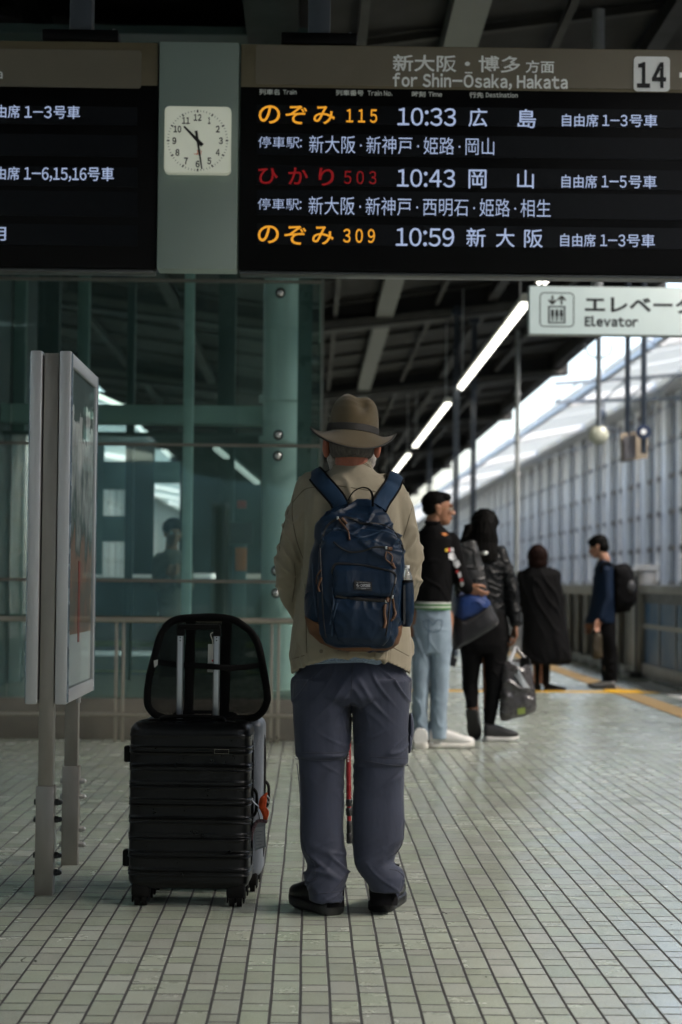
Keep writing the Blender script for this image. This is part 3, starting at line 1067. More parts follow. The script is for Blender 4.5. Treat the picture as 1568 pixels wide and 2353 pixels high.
text('東海', (452, 351.5, 460, 356), FY, org_, ck, 'logo_lettering')

# ------------------------------------------------------------------ elevator sign
EY = 14.0
e = lambda x, y, yy=EY: P(1194.7 + .2381 * x, 631.8 + .2381 * y, yy)
es = thing('elevator_sign', 'hanging white sign box lettered Elevator with lift pictogram', 'sign', (e(1000, 560).x, EY + .12, e(500, 575).z))
A, B = e(88, 340), e(2400, 340)
z0, z1 = e(500, 577).z, e(500, 105).z
q = MB(); q.box(((A.x + B.x) / 2, EY + .06, (z0 + z1) / 2), (B.x - A.x, .10, z1 - z0), bev=.006); q.build('sign_box', M('sign_case_grey', (.28, .32, .32), .4, .2, var=.05), es)
q = MB(); q.box(((A.x + B.x) / 2, EY + .004, (z0 + z1) / 2), (B.x - A.x - .012, .012, z1 - z0 - .012), bev=.003)
q.build('sign_face', M('sign_face_white', (.60, .66, .645), .35, var=.05, vs=2, emit=(.68, .8, .77), es=em(.40)), es)
EF = EY - .0035
fr = MB()
o_ = [e(197, 172), e(520, 500)]
cxs, czs = (o_[0].x + o_[1].x) / 2, (o_[0].z + o_[1].z) / 2
hw, hh = (o_[1].x - o_[0].x) / 2, (o_[0].z - o_[1].z) / 2
lp = rrectw(cxs - hw, czs - hh, cxs + hw, czs + hh, EF, .03, 6)
fr.tube(lp, .0035, 6, closed=True); fr.build('pictogram_frame', ink, es)
bx = MB()
for x0, y0, x1, y1 in ((273, 300, 440, 313), (273, 455, 440, 468), (273, 313, 288, 455), (425, 313, 440, 455)):
    bx.prism([e(x0, y0), e(x1, y0), e(x1, y1), e(x0, y1)], (0, -.004, 0), (0, -.001, 0))
bx.build('lift_car_mark', ink, es)
pp = MB()
for x in (315, 358, 401):
    pp.lathe([(0.0005, 0), (.012, 0), (.012, .002), (.0005, .002)], e(x, 347) + Vector((0, -.002, 0)), 14, Matrix.Rotation(math.pi / 2, 3, 'X'))
    for x0, y0, x1, y1 in ((-13, 360, 13, 400), (-12, 395, -2.5, 445), (2.5, 395, 12, 445), (-16, 362, -11, 398), (11, 362, 16, 398)):
        pp.prism([e(x + x0, y0), e(x + x1, y0), e(x + x1, y1), e(x + x0, y1)], (0, -.004, 0), (0, -.0015, 0))
pp.build('passenger_mark', ink, es)
ar = MB()
for pl in ([(315, 200), (315, 280)], [(278, 240), (315, 281), (350, 242)], [(403, 286), (403, 205)], [(366, 244), (403, 204), (441, 246)]):
    for a, b in zip(pl, pl[1:]):
        ar.bar(e(*a) + Vector((0, -.003, 0)), e(*b) + Vector((0, -.003, 0)), .014, .003, up=(0, 1, 0))
ar.build('arrow_mark', M('arrow_brown', (.05, .045, .035), .5), es)
text('エレベーター', (1344.7, 681, 1650, 720), EF, ink, es, 'sign_lettering', .028)
text('Elevator', (1344, 726.5, 1467, 751), EF, ink, es, 'sign_lettering', .045, gap=.05)
for x in (760, 1900):
    c = e(x, 100); q = MB(); q.tube([(c.x, EY + .06, z1 - .01), (c.x, EY + .06, rz(c.x) + .1)], .045, 14); q.build('hanger_pole', galv, es)

# camera / mirror unit hanging below and the platform end sign behind
t = thing('platform_mirror', 'round pale mirror unit on a thin pole below the elevator sign', 'mirror', P(1376, 1000, 24))
tb = P(1376, 700, 24); bt = P(1376, 985, 24)
q = MB(); q.tube([(tb.x, 24, rz(tb.x) + .2), (bt.x, 24, bt.z)], .035, 10); q.build('mirror_pole', dk, t)
q = MB(); q.lathe([(.001, -.03), (.12, -.03), (.125, .0), (.10, .04), (.05, .06), (.001, .065)], P(1376, 1000, 24), 20, Matrix.Rotation(math.pi / 2, 3, 'X')); q.build('mirror_dome', M('mirror_pale', (.42, .44, .36), .35, var=.1), t)
q = MB(); q.tube([P(1345, 790, 24), P(1352, 815, 24), P(1368, 822, 24), P(1386, 822, 24), P(1402, 815, 24), P(1408, 790, 24)], .012, 6); q.build('bracket', dk, t)
t = thing('track_side_sign', 'tan sign plate hung on two navy poles under the elevator sign', 'sign', P(1460, 1030, 23))
for px in (1442, 1479):
    a_, b_ = P(px, 700, 23), P(px, 1042 if px > 1450 else 1000, 23)
    q = MB(); q.box((b_.x, 23, (rz(b_.x) + .1 + b_.z) / 2), (.06, .06, rz(b_.x) + .1 - b_.z), bev=.006); q.build('sign_pole', steel_b, t)
q = MB(); q.prism([P(1428, 995, 22.8), P(1492, 985, 23.3), P(1490, 1052, 23.3), P(1431, 1062, 22.8)], (0, .05, 0), (0, .09, 0)); q.build('sign_plate', M('sign_tan', (.19, .16, .12), .5, var=.1), t)
q = MB(); q.prism([P(1434, 1003, 22.8), P(1462, 999, 23.0), P(1462, 1052, 23.0), P(1436, 1056, 22.8)], (0, .035, 0), (0, .045, 0)); q.build('sign_face', M('sign_dark', (.06, .06, .065), .4), t)
q = MB(); q.lathe([(.001, -.015), (.09, -.015), (.09, .015), (.001, .015)], P(1479, 992, 22.9), 20, Matrix.Rotation(math.pi / 2, 3, 'X')); q.build('sign_disc', M('sign_navy', (.02, .035, .08), .4), t)
q = MB(); q.lathe([(.001, -.006), (.035, -.006), (.035, .01), (.001, .01)], P(1479, 992, 22.87), 16, Matrix.Rotation(math.pi / 2, 3, 'X')); q.build('disc_mark', M('plate_white', (.84, .86, .87), .4), t)

# ------------------------------------------------------------------ glass elevator shaft
GY = 13.4
gx0, gx1 = -4.3, P(735, 1000, GY).x


def tint_glass(name, tr, gl=.9, ior=1.75, dirt_haze=.0):
    m = bpy.data.materials.new(name); m.use_nodes = True
    n = m.node_tree.nodes; L = m.node_tree.links
    n.remove(n['Principled BSDF'])
    t = n.new('ShaderNodeBsdfTransparent'); t.inputs[0].default_value = (*tr, 1)
    g = n.new('ShaderNodeBsdfGlossy'); g.inputs['Roughness'].default_value = .015; g.inputs[0].default_value = (gl * .88, gl, gl * .97, 1)
    g0 = n.new('ShaderNodeNewGeometry')          # Schlick reflectance, the same from both sides of the sheet
    dt = n.new('ShaderNodeVectorMath'); dt.operation = 'DOT_PRODUCT'
    L.new(g0.outputs['Normal'], dt.inputs[0]); L.new(g0.outputs['Incoming'], dt.inputs[1])
    ab = n.new('ShaderNodeMath'); ab.operation = 'ABSOLUTE'; L.new(dt.outputs['Value'], ab.inputs[0])
    iv = n.new('ShaderNodeMath'); iv.operation = 'SUBTRACT'; iv.inputs[0].default_value = 1; L.new(ab.outputs[0], iv.inputs[1])
    pw = n.new('ShaderNodeMath'); pw.operation = 'POWER'; pw.inputs[1].default_value = 5; L.new(iv.outputs[0], pw.inputs[0])
    f0 = ((ior - 1) / (ior + 1)) ** 2
    ma = n.new('ShaderNodeMath'); ma.operation = 'MULTIPLY_ADD'; ma.inputs[1].default_value = 1 - f0; ma.inputs[2].default_value = f0
    L.new(pw.outputs[0], ma.inputs[0])
    df = n.new('ShaderNodeBsdfDiffuse'); df.inputs[0].default_value = (.30, .47, .45, 1)      # teal haze painted into the glass as a diffuse film
    md = n.new('ShaderNodeMixShader'); md.inputs[0].default_value = dirt_haze
    L.new(t.outputs[0], md.inputs[1]); L.new(df.outputs[0], md.inputs[2])
    mx = n.new('ShaderNodeMixShader')
    L.new(ma.outputs[0], mx.inputs[0]); L.new(md.outputs[0], mx.inputs[1]); L.new(g.outputs[0], mx.inputs[2])
    L.new(mx.outputs[0], n['Material Output'].inputs[0])
    return m


gmat = tint_glass('green_tinted_glass', (.85, .95, .93), dirt_haze=.055)
gedge = M('glass_edge_green', (.05, .16, .14), .2, var=.1)
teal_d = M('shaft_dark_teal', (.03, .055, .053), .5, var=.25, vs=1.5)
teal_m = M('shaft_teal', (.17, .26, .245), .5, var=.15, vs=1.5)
col_t = M('shaft_column_paint', (.80, .83, .82), .25, var=.06, vs=1.5, spec=.9, coat=.5)
sh = thing('elevator_shaft', 'green glass elevator shaft with steel frame standing left of the platform', 'elevator shaft', ((gx0 + gx1) / 2, GY + 1.6, 0))
zj = [0.28, P(400, 1335, GY).z, P(400, 1022, GY).z, P(400, 645, GY).z, 4.9]
xs = [gx0, P(-520, 1000, GY).x, P(95, 1000, GY).x, gx1]
xs = [gx0, -2.1, gx1]
for i in range(len(zj) - 1):
    for k in range(len(xs) - 1):
        q = MB(); q.box(((xs[k] + xs[k + 1]) / 2, GY, (zj[i] + zj[i + 1]) / 2), (xs[k + 1] - xs[k] - .012, .012, zj[i + 1] - zj[i] - .014)); q.build('glass_pane', gmat, sh)
    q = MB(); q.box((gx1 - .005, GY + 1.7, (zj[i] + zj[i + 1]) / 2), (.012, 3.3, zj[i + 1] - zj[i] - .014)); q.build('glass_pane', gmat, sh)
joint = M('joint_brown', (.13, .125, .105), .5, var=.1)
for z in zj[1:4]:
    q = MB(); q.box(((gx0 + gx1) / 2, GY - .008, z), (gx1 - gx0, .02, .022)); q.box((gx1, GY + 1.7, z), (.02, 3.3, .022)); q.build('glass_joint', joint, sh)
# corner: dark green glass edge strip and a thin metal post
q = MB(); q.box((gx1 - .11, GY + .12, 2.5), (.10, .05, 4.7)); q.build('corner_fin', M('fin_teal', (.05, .09, .085), .3, var=.1), sh)
q = MB(); q.box((gx1 + .012, GY + .02, 2.5), (.022, .05, 4.9)); q.build('corner_post', M('corner_metal', (.12, .135, .125), .4, .3), sh)
# main round column with flange rings
cxm = P(655, 1000, 14.7).x; rr = (P(705, 1000, 14.7).x - P(602, 1000, 14.7).x) / 2
q = MB(); q.lathe([(.0001, 0), (rr, 0), (rr, 5.2), (.0001, 5.2)], (cxm, 14.7, 0), 40); q.build('round_column', col_t, sh)
for y in (918, 1012):
    z = P(655, y, 14.7).z
    q = MB(); q.lathe([(rr - .005, z - .025), (rr + .03, z - .025), (rr + .03, z + .025), (rr - .005, z + .025)], (cxm, 14.7, 0), 40); q.build('flange', col_t, sh)
# ring beam and steel posts behind the glass
def zbox(name, x0, y0, x1, y1, yy, m_, dp=.12, par=sh):
    a, b = P(x0, y0, yy), P(x1, y1, yy)
    q = MB(); q.box(((a.x + b.x) / 2, yy + dp / 2, (a.z + b.z) / 2), (abs(b.x - a.x), dp, abs(a.z - b.z)), bev=.006)
    return q.build(name, m_, par)
zbox('ring_beam', -420, 922, 604, 975, 14.75, M('ring_beam_paint', (.36, .45, .43), .4, var=.1, vs=1.5), .25)
zbox('ring_beam', -420, 985, 604, 1020, 14.85, M('beam_shadow_teal', (.05, .075, .072), .5, var=.2, vs=3), .2)  # dark bar painted as the shade below the ring beam
for px, w_, m_, yy in ((433, 22, M('post_teal', (.42, .52, .50), .4, var=.1), 14.4), (190, 26, teal_m, 15.2), (28, 60, teal_m, 15.4), (110, 50, teal_d, 16), (300, 18, teal_d, 16), (520, 40, teal_d, 15.8), (-150, 60, teal_m, 15)):
    x0, x1 = px - w_ / 2, px + w_ / 2
    a, b = P(x0, 1000, yy), P(x1, 1000, yy)
    q = MB(); q.box(((a.x + b.x) / 2, yy, 2.55), (b.x - a.x, .12, 5.1), bev=.008); q.build('steel_post', m_, sh)
# added dark panels, gaps set for the bright patches reflected in the glass
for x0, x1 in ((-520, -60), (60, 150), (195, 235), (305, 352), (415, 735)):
    zbox('mask_panel', x0, 1021, x1, 1320, 16.9, teal_d if x0 not in (195,) else teal_m, .06)
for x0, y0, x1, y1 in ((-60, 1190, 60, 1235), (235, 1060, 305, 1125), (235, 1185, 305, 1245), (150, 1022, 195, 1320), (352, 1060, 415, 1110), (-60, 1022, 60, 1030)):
    zbox('mask_panel', x0, y0, x1, y1, 16.9, teal_m, .06)
zbox('mask_panel', -520, 1320, 735, 1500, 16.9, teal_d, .06)
zbox('mask_panel', -520, 1500, 735, 1740, 16.9, M('mask_panel_green', (.03, .075, .065), .5, var=.25, vs=2), .06)
q = MB(); q.box((-2.42, 15.2, 2.5), (.06, 3.4, 5.0)); q.build('mask_panel', teal_d, sh)  # added to block light reaching the column from the left
zbox('inner_rail', -300, 1575, 735, 1592, 16.0, teal_m, .06)
for y0, y1, c_ in ((1468, 1490, (.16, .24, .05)), (1536, 1548, (.30, .30, .06))):
    zbox('safety_strip', -300, y0, 735, y1, 16.5, M('safety_strip_%d' % y0, c_, .5, var=.3, vs=3), .05)
zbox('reflected_post', 537, 1200, 563, 1560, 15.6, M('reflected_post_paint', (.10, .14, .14), .5), .08)  # post and boxes added for orange and dark shapes reflected in the glass
zbox('reflected_box', 541, 1258, 566, 1312, 15.5, M('reflected_orange', (.50, .13, .03), .5, var=.1), .08)
zbox('reflected_box', 545, 1150, 566, 1168, 15.5, M('reflected_red', (.35, .04, .03), .5, var=.1), .08)
zbox('reflected_box', 525, 1200, 580, 1250, 15.55, M('reflected_black', (.012, .014, .014), .5), .08)
q = MB(); q.box(((gx0 + gx1) / 2, GY + 1.75, 5.0), (gx1 - gx0, 3.4, .06)); q.build('shaft_top', teal_d, sh)
# glass clamps: pairs of round bolts on the glass
cl_d = M('clamp_black', (.012, .013, .013), .35); cl_s = M('clamp_steel', (.55, .56, .55), .3, .9, var=.05)
for px, py in ((645, 674), (640, 1000), (639, 1048), (635, 1312), (635, 1363), (-60, 1000), (-60, 1048)):
    c = P(px, py, GY - .02)
    q = MB(); q.lathe([(.0005, -.012), (.036, -.012), (.036, .02), (.0005, .02)], c, 20, Matrix.Rotation(math.pi / 2, 3, 'X')); cl = q.build('glass_clamp', cl_d, sh)
    q = MB(); q.lathe([(.0005, .0), (.02, .0), (.022, .012), (.012, .02), (.0005, .021)], c + Vector((0, -.016, 0)), 16, Matrix.Rotation(math.pi / 2, 3, 'X')); q.build('clamp_bolt', cl_s, cl)
# plinth
q = MB(); q.box(((gx0 + gx1) / 2, GY + 1.65, .14), (gx1 - gx0 + .06, 3.44, .28), bev=.006); q.build('plinth', M('plinth_brown', (.15, .14, .115), .6, var=.2, vs=3), sh)

# guard rail before the glass
ss = M('guard_rail_steel', (.40, .37, .31), .35, .7, var=.12, vs=6)
gr = thing('guard_rail', 'two bar steel guard rail on paired posts before the elevator glass', 'railing', (-2, GY - .28, 0))
ry = GY - .28
ztop, zlow = P(300, 1424, ry).z, P(300, 1642, ry).z
x1_ = gx1 - .02
q = MB(); q.tube([(-4.4, ry, ztop), (x1_, ry, ztop)], .02, 12); q.build('top_bar', ss, gr)
q = MB(); q.tube([(-4.4, ry, zlow), (x1_, ry, zlow)], .015, 12); q.build('lower_bar', ss, gr)
for px in (-82, 275, 632):
    for s in (-8, 8):
        x = P(px + s, 1550, ry + .035).x
        q = MB(); q.box((x, ry + .036, ztop / 2), (.021, .03, ztop - .002), bev=.003); q.build('post', ss, gr)
# glowing strips added behind the glass as reflections of the lamp row
for i, (xa, ya, xb, yb_, d0, d1, lab) in enumerate(((-40, 700, 48, 782, 15.6, 16.5, 'added glowing strip for a lamp reflected in the glass at the left edge'),
                                        (222, 908, 298, 942, 15.6, 16.3, 'added glowing strip for a lamp reflected in the glass beside the poster stand'),
                                        (496, 1030, 592, 1110, 15.5, 16.5, 'added dim glowing strip for a lamp reflected near the round column'))):
    a, b = P(xa, ya, d0), P(xb, yb_, d1)
    t = thing('lamp_reflection', lab, 'lamp', (a + b) / 2)
    m_ = glow('shaft_reflection', (.95, 1, .9), em(2.0)) if i < 2 else glow('shaft_reflection_dim', (.9, 1, .93), em(.45))
    q = MB(); q.bar(a, b, .05, .03, bev=.006); q.build('tube', m_, t)
    q = MB(); q.bar(a + Vector((0, .05, .02)), b + Vector((0, .05, .02)), .07, .03); q.build('lamp_housing', teal_d, t)

# ------------------------------------------------------------------ platform gates and fence on the right
gs = M('gate_steel', (.24, .23, .21), .38, .75, var=.12, vs=4)
gdark = M('gate_dark', (.03, .032, .034), .4, var=.2)
gpan = M('gate_panel_grey', (.105, .10, .092), .45, .4, var=.25, vs=2, stretch=(1, 6, .3))
gblue = M('gate_window_blue', (.012, .075, .17), .35, var=.25, vs=2.5, spec=.3)
band = M('fence_band_cream', (.22, .21, .175), .5, var=.1, vs=2)


def gate(y0, y1, label, hw=.06):
    t = thing('platform_gate', label, 'gate', (XE, (y0 + y1) / 2, 0), 'sliding gates along the platform edge')
    q = MB(); q.box((XE, (y0 + y1) / 2, 1.06), (.14, y1 - y0, .10), bev=.01); q.build('top_bar', gs, t)
    q = MB(); q.box((XE, (y0 + y1) / 2, .10), (.12, y1 - y0, .16), bev=.008); q.build('bottom_bar', gs, t)
    q = MB(); q.box((XE, (y0 + y1) / 2, .62), (.10, y1 - y0, .05)); q.build('middle_bar', gs, t)
    q = MB(); q.box((XE, (y0 + y1) / 2, .95), (.06, y1 - y0, .12)); q.build('upper_panel', gdark, t)
    n = max(1, round((y1 - y0) / 1.1))
    for k in range(n):
        a = y0 + (y1 - y0) * k / n; b = y0 + (y1 - y0) * (k + 1) / n
        for z0, z1 in ((.18, .595), (.645, .89)):
            q = MB(); q.box((XE, (a + b) / 2, (z0 + z1) / 2), (.03, b - a - .05, z1 - z0)); q.build('window_pane', gblue, t)
        q = MB(); q.box((XE, b - .01, .55), (.05, .035, .8)); q.build('mullion', gs, t)
    q = MB(); q.box((XE - .073, y0 + .5, .965), (.004, .22, .06)); q.build('warning_label', M('label_yellow', (.55, .42, .03), .5), t)
    return t


def gate_post(y, label, h=1.28):
    t = thing('gate_post', label, 'gate post', (XE, y, 0), 'steel housings between the sliding gates')
    q = MB(); q.box((XE + .02, y, h / 2), (.22, .5, h), bev=.02); q.build('post_housing', gs, t)
    q = MB(); q.prism([(XE - .1, 0, h), (XE + .16, 0, h), (XE + .16, 0, h + .07), (XE - .02, 0, h + .07)], (0, y - .27, 0), (0, y + .27, 0)); q.build('sloping_cap', M('cap_pale', (.36, .37, .37), .5, .3), t)
    q = MB(); q.box((XE - .098, y - .12, h / 2 - .02), (.02, .14, h - .1), bev=.004); q.build('dark_slot', gdark, t)
    q = MB(); q.box((XE - .02, y, .03), (.36, .62, .06), bev=.01); q.build('base_plate', gdark, t)
    return t


gy = G(1490, 1555).y
gate_post(gy, 'stainless gate post with sloping cap standing nearest at the right')
gate(gy - 4.2, gy - .27, 'sliding gate with blue window panes cut by the right edge')


def fence_run(y0, y1, label):
    t = thing('platform_fence', label, 'fence', (XE, (y0 + y1) / 2, 0), 'dark panelled fence runs along the platform edge')
    q = MB(); q.box((XE + .05, (y0 + y1) / 2, .5), (.06, y1 - y0, .92)); q.build('fence_panel', gpan, t)
    q = MB(); q.box((XE + .03, (y0 + y1) / 2, 1.03), (.12, y1 - y0, .14), bev=.01); q.build('top_band', band, t)
    n = int((y1 - y0) / .9)
    src = fsrc = None
    for k in range(n):
        y = y0 + .3 + k * (y1 - y0) / n
        if src is None:
            q = MB(); q.box((XE - .02, y, .48), (.07, .09, .96), bev=.01); src = q.build('fence_post', gs, t)
            q = MB(); q.box((XE - .06, y, .05), (.16, .2, .1), bev=.02); fsrc = q.build('post_foot', M('foot_pale', (.48, .49, .48), .5), t)
            yy = y
        else:
            for s in (src, fsrc):
                c = s.copy(); COL.objects.link(c); c.parent = t; c.location.y = y - yy
    return t


fence_run(gy + .3, gy + 8.8, 'dark fence run with steel posts behind the backpacked person at right')
gate_post(gy + 9.2, 'farther steel gate post between two dark fence runs', 1.2)
fence_run(gy + 9.5, gy + 32, 'far dark fence run low behind the woman in the long coat')
fence_run(gy + 33, gy + 75, 'farthest dark fence run fading towards the platform end')
gate(gy - 9.3, gy - 4.9, 'sliding gate beside the platform just outside the frame')

# poles and cabinets that stand on the platform in the distance
t = thing('info_cabinet', 'pale steel cabinet standing low behind the long haired woman', 'cabinet', G(1185, 1500))
c = Vector(t.location)
q = MB(); q.box(c + Vector((0, 0, .55)), (.5, .35, 1.1), bev=.02); q.build('cabinet_body', M('cabinet_grey', (.26, .27, .27), .45, .3, var=.1), t)
q = MB(); q.box(c + Vector((0, -.18, .62)), (.42, .02, .8), bev=.005); q.build('cabinet_door', M('cabinet_door_grey', (.20, .21, .215), .45, .3, var=.1), t)
q = MB(); q.box(c + Vector((0, 0, 1.12)), (.54, .4, .05), bev=.01); q.build('cabinet_lid', M('cap_pale', (.36, .37, .37), .5, .3), t)

# ------------------------------------------------------------------ poster stand
alu = M('poster_frame_aluminium', (.46, .475, .49), .36, .45, var=.04, vs=5, stretch=(3, 3, .5), rvar=.03)
ssp = M('post_stainless', (.30, .28, .255), .40, .85, var=.10, vs=5, stretch=(3, 3, .8), rvar=.04)
ps = thing('poster_stand', 'tall aluminium poster stand on two bolted steel posts at the left', 'poster stand', (-.915, 7.1, 0))
PX = -.917
pz0, pz1 = .665, 1.905
py0, py1 = 6.72, 7.6
for y, nm in ((6.765, 0), (7.48, 1)):
    top = pz1 - .006 if y < 7 else pz1 - .05
    q = MB(); q.box((PX, y, (.34 + top) / 2), (.052, .052, top - .34), bev=.003); q.build('upright', ssp, ps)
    q = MB(); q.box((PX, y, .19), (.064, .064, .38), bev=.003); q.build('post_sleeve', ssp, ps)
    for z in (.075, .135, .26, .32):
        q = MB(); q.tube([(PX - .042, y + .005, z), (PX + .05, y + .005, z)], .0065, 8)
        q.tube([(PX - .042, y + .005, z), (PX - .033, y + .005, z)], .011, 6)
        q.tube([(PX + .032, y + .005, z), (PX + .044, y + .005, z)], .0125, 6)
        q.tube([(PX + .044, y + .005, z), (PX + .052, y + .005, z), (PX + .058, y + .005, z)], [.0095, .0095, .004], 10); q.build('bolt', galv if y > 7 else M('bolt_dark', (.06, .065, .07), .35, .8), ps)
def poster_mat():
    m = bpy.data.materials.new('poster_print'); m.use_nodes = True
    n = m.node_tree.nodes; L = m.node_tree.links; b = n['Principled BSDF']
    tc = n.new('ShaderNodeTexCoord'); sp = n.new('ShaderNodeSeparateXYZ'); L.new(tc.outputs['Object'], sp.inputs[0])
    ns = n.new('ShaderNodeTexNoise'); ns.inputs['Scale'].default_value = 7; ns.inputs['Detail'].default_value = 6; L.new(tc.outputs['Object'], ns.inputs['Vector'])
    ad = n.new('ShaderNodeMath'); ad.operation = 'MULTIPLY_ADD'; ad.inputs[1].default_value = .8; L.new(ns.outputs[0], ad.inputs[0]); L.new(sp.outputs['Z'], ad.inputs[2])
    r = n.new('ShaderNodeValToRGB'); cr = r.color_ramp
    for p, c in ((.62, (.05, .08, .085)), (.80, (.16, .09, .07)), (1.02, (.34, .15, .10)), (1.22, (.14, .13, .11)), (1.42, (.36, .20, .14)), (1.52, (.06, .09, .09)), (1.95, (.12, .16, .16))):
        el = cr.elements.new(min(1, (p + .17 - .8) / 1.3)); el.color = (*c, 1)
    mr = n.new('ShaderNodeMapRange'); mr.inputs['From Min'].default_value = .8; mr.inputs['From Max'].default_value = 2.1
    L.new(ad.outputs[0], mr.inputs[0]); L.new(mr.outputs[0], r.inputs[0]); L.new(r.outputs[0], b.inputs['Base Color'])
    b.inputs['Roughness'].default_value = .5
    return m
pglass = tint_glass('poster_glass', (.93, .96, .95), .42, 1.25)
for s in (-1, 1):
    xf = PX + s * .051
    fw = .028
    q = MB()
    q.box((xf, py0 + .024, (pz0 + pz1) / 2), (.041, .048, pz1 - pz0), bev=.005)
    q.box((xf, py1 - .024, (pz0 + pz1) / 2), (.041, .048, pz1 - pz0), bev=.005)
    q.box((xf, (py0 + py1) / 2, pz1 - .0245), (.0405, py1 - py0 - .096, .048), bev=.005)
    q.box((xf, (py0 + py1) / 2, pz0 + .0245), (.0405, py1 - py0 - .096, .048), bev=.005)
    fo = q.build('poster_frame', alu, ps)
    for yy in (py0 + .012, py0 + .036, py1 - .036):
        q = MB(); q.box((xf + s * .0215, yy, (pz0 + pz1) / 2), (.004, .005, pz1 - pz0 - .012)); q.build('frame_groove', M('groove_blue', (.30, .36, .42), .25, .9), fo)
    pm = M('poster_blank', (.5, .52, .52), .5) if s < 0 else poster_mat()
    q = MB(); q.box((PX + s * .056, (py0 + py1) / 2, (pz0 + pz1) / 2 + .09), (.004, py1 - py0 - .1, pz1 - pz0 - .28)); q.build('poster', pm, ps)
    q = MB(); q.box((PX + s * .0562, (py0 + py1) / 2, pz0 + .145), (.004, py1 - py0 - .1, .185)); q.build('poster_foot', M('poster_foot_white', (.62, .66, .68), .5, var=.05), ps)
    xg = PX + s * .066; q = MB(); q.add([(xg, py0 + .047, pz0 + .047), (xg, py1 - .047, pz0 + .047), (xg, py1 - .047, pz1 - .047), (xg, py0 + .047, pz1 - .047)], [[0, 1, 2, 3]]); q.build('poster_glass', pglass, ps)
    q = MB(); q.box((PX + s * .031, (py0 + py1) / 2, (pz0 + pz1) / 2), (.004, py1 - py0 - .03, pz1 - pz0 - .03)); q.build('back_plate', M('back_plate_dark', (.06, .06, .06), .5), ps)
q = MB(); q.box((PX + .0718, py1 - .03, pz0 + .03), (.002, .02, .022)); q.build('sticker', M('plate_white', (.84, .86, .87), .4), ps)
q = MB(); q.box((PX + .059, 7.15, 1.02), (.002, .05, .30)); q.build('poster_caption', M('caption_red', (.35, .05, .04), .5), ps)
q = MB(); q.tube([(PX + .045, 7.3, pz0 - .03), (PX + .045, 7.3, pz0 + .002)], .009, 8); q.build('lock', galv, ps)
# ------------------------------------------------------------------ people: shared builders
skin = M('skin', (.33, .17, .11), .5, var=.12, vs=25, bump=.3, bs=300, spec=.35)
skin_red = M('skin_ruddy', (.30, .10, .062), .5, var=.2, vs=30, bump=.4, bs=250, spec=.35)
skin_brown = M('skin_brown', (.20, .095, .055), .5, var=.12, vs=25, spec=.35)


def sup(a, n):
    c, s = math.cos(a), math.sin(a)
    return math.copysign(abs(c) ** (2 / n), c), math.copysign(abs(s) ** (2 / n), s)


def ring(cx, cy, z, rx, ry, n=36, p=2.3, yaw=0.0, dz=None):
    out = []
    for k in range(n):
        x, y = sup(2 * math.pi * k / n, p)
        zz = z + (dz(x, y) if dz else 0)
        X, Y = x * rx, y * ry
        out.append(Vector((cx + X * math.cos(yaw) - Y * math.sin(yaw), cy + X * math.sin(yaw) + Y * math.cos(yaw), zz)))
    return out


def pxring(y, xl, xr, yc, hd, n=36, p=2.3, dz=None, ref=None):
    a, b = P(xl, y, ref or yc), P(xr, y, ref or yc)
    return ring((a.x + b.x) / 2, yc, (a.z + b.z) / 2, (b.x - a.x) / 2, hd, n, p, 0, dz)


def hand(mb, wr, d, s, curl=.5, size=1.0):
    """palm and five bent fingers; d points from wrist to knuckles, s towards the thumb"""
    d = d.normalized(); s = (s - d * s.dot(d)).normalized(); nrm = d.cross(s).normalized()
    kn = []
    for i, (o, l) in enumerate(((.030, .088), (.010, .092), (-.011, .087), (-.030, .078))):
        k = wr + (d * l + s * o) * size
        mb.limb([wr + s * o * .55 * size, k], [.0135 * size, .0105 * size], 10)
        kn.append(k)
    for i, (k, l) in enumerate(zip(kn, (.074, .082, .076, .060))):
        pts = [k]; a = curl * (.55 + .1 * i)
        dirv = d
        for j, f in enumerate((.45, .32, .23)):
            dirv = (Matrix.Rotation(a * (.9 if j else .7), 3, s.normalized()) @ dirv)
            pts.append(pts[-1] + dirv * l * f * size)
        mb.limb(pts, [.0095 * size, .0088 * size, .008 * size, .0068 * size], 9)
    t0 = wr + (d * .022 + s * .026) * size
    t1 = t0 + (d * .034 + s * .026 - nrm * .008) * size
    t2 = t1 + (d * .030 + s * .006 - nrm * .012) * size
    t3 = t2 + (d * .022 - s * .004 - nrm * .010) * size
    mb.limb([wr, t0, t1, t2, t3], [.016 * size, .014 * size, .0115 * size, .0098 * size, .0078 * size], 10)


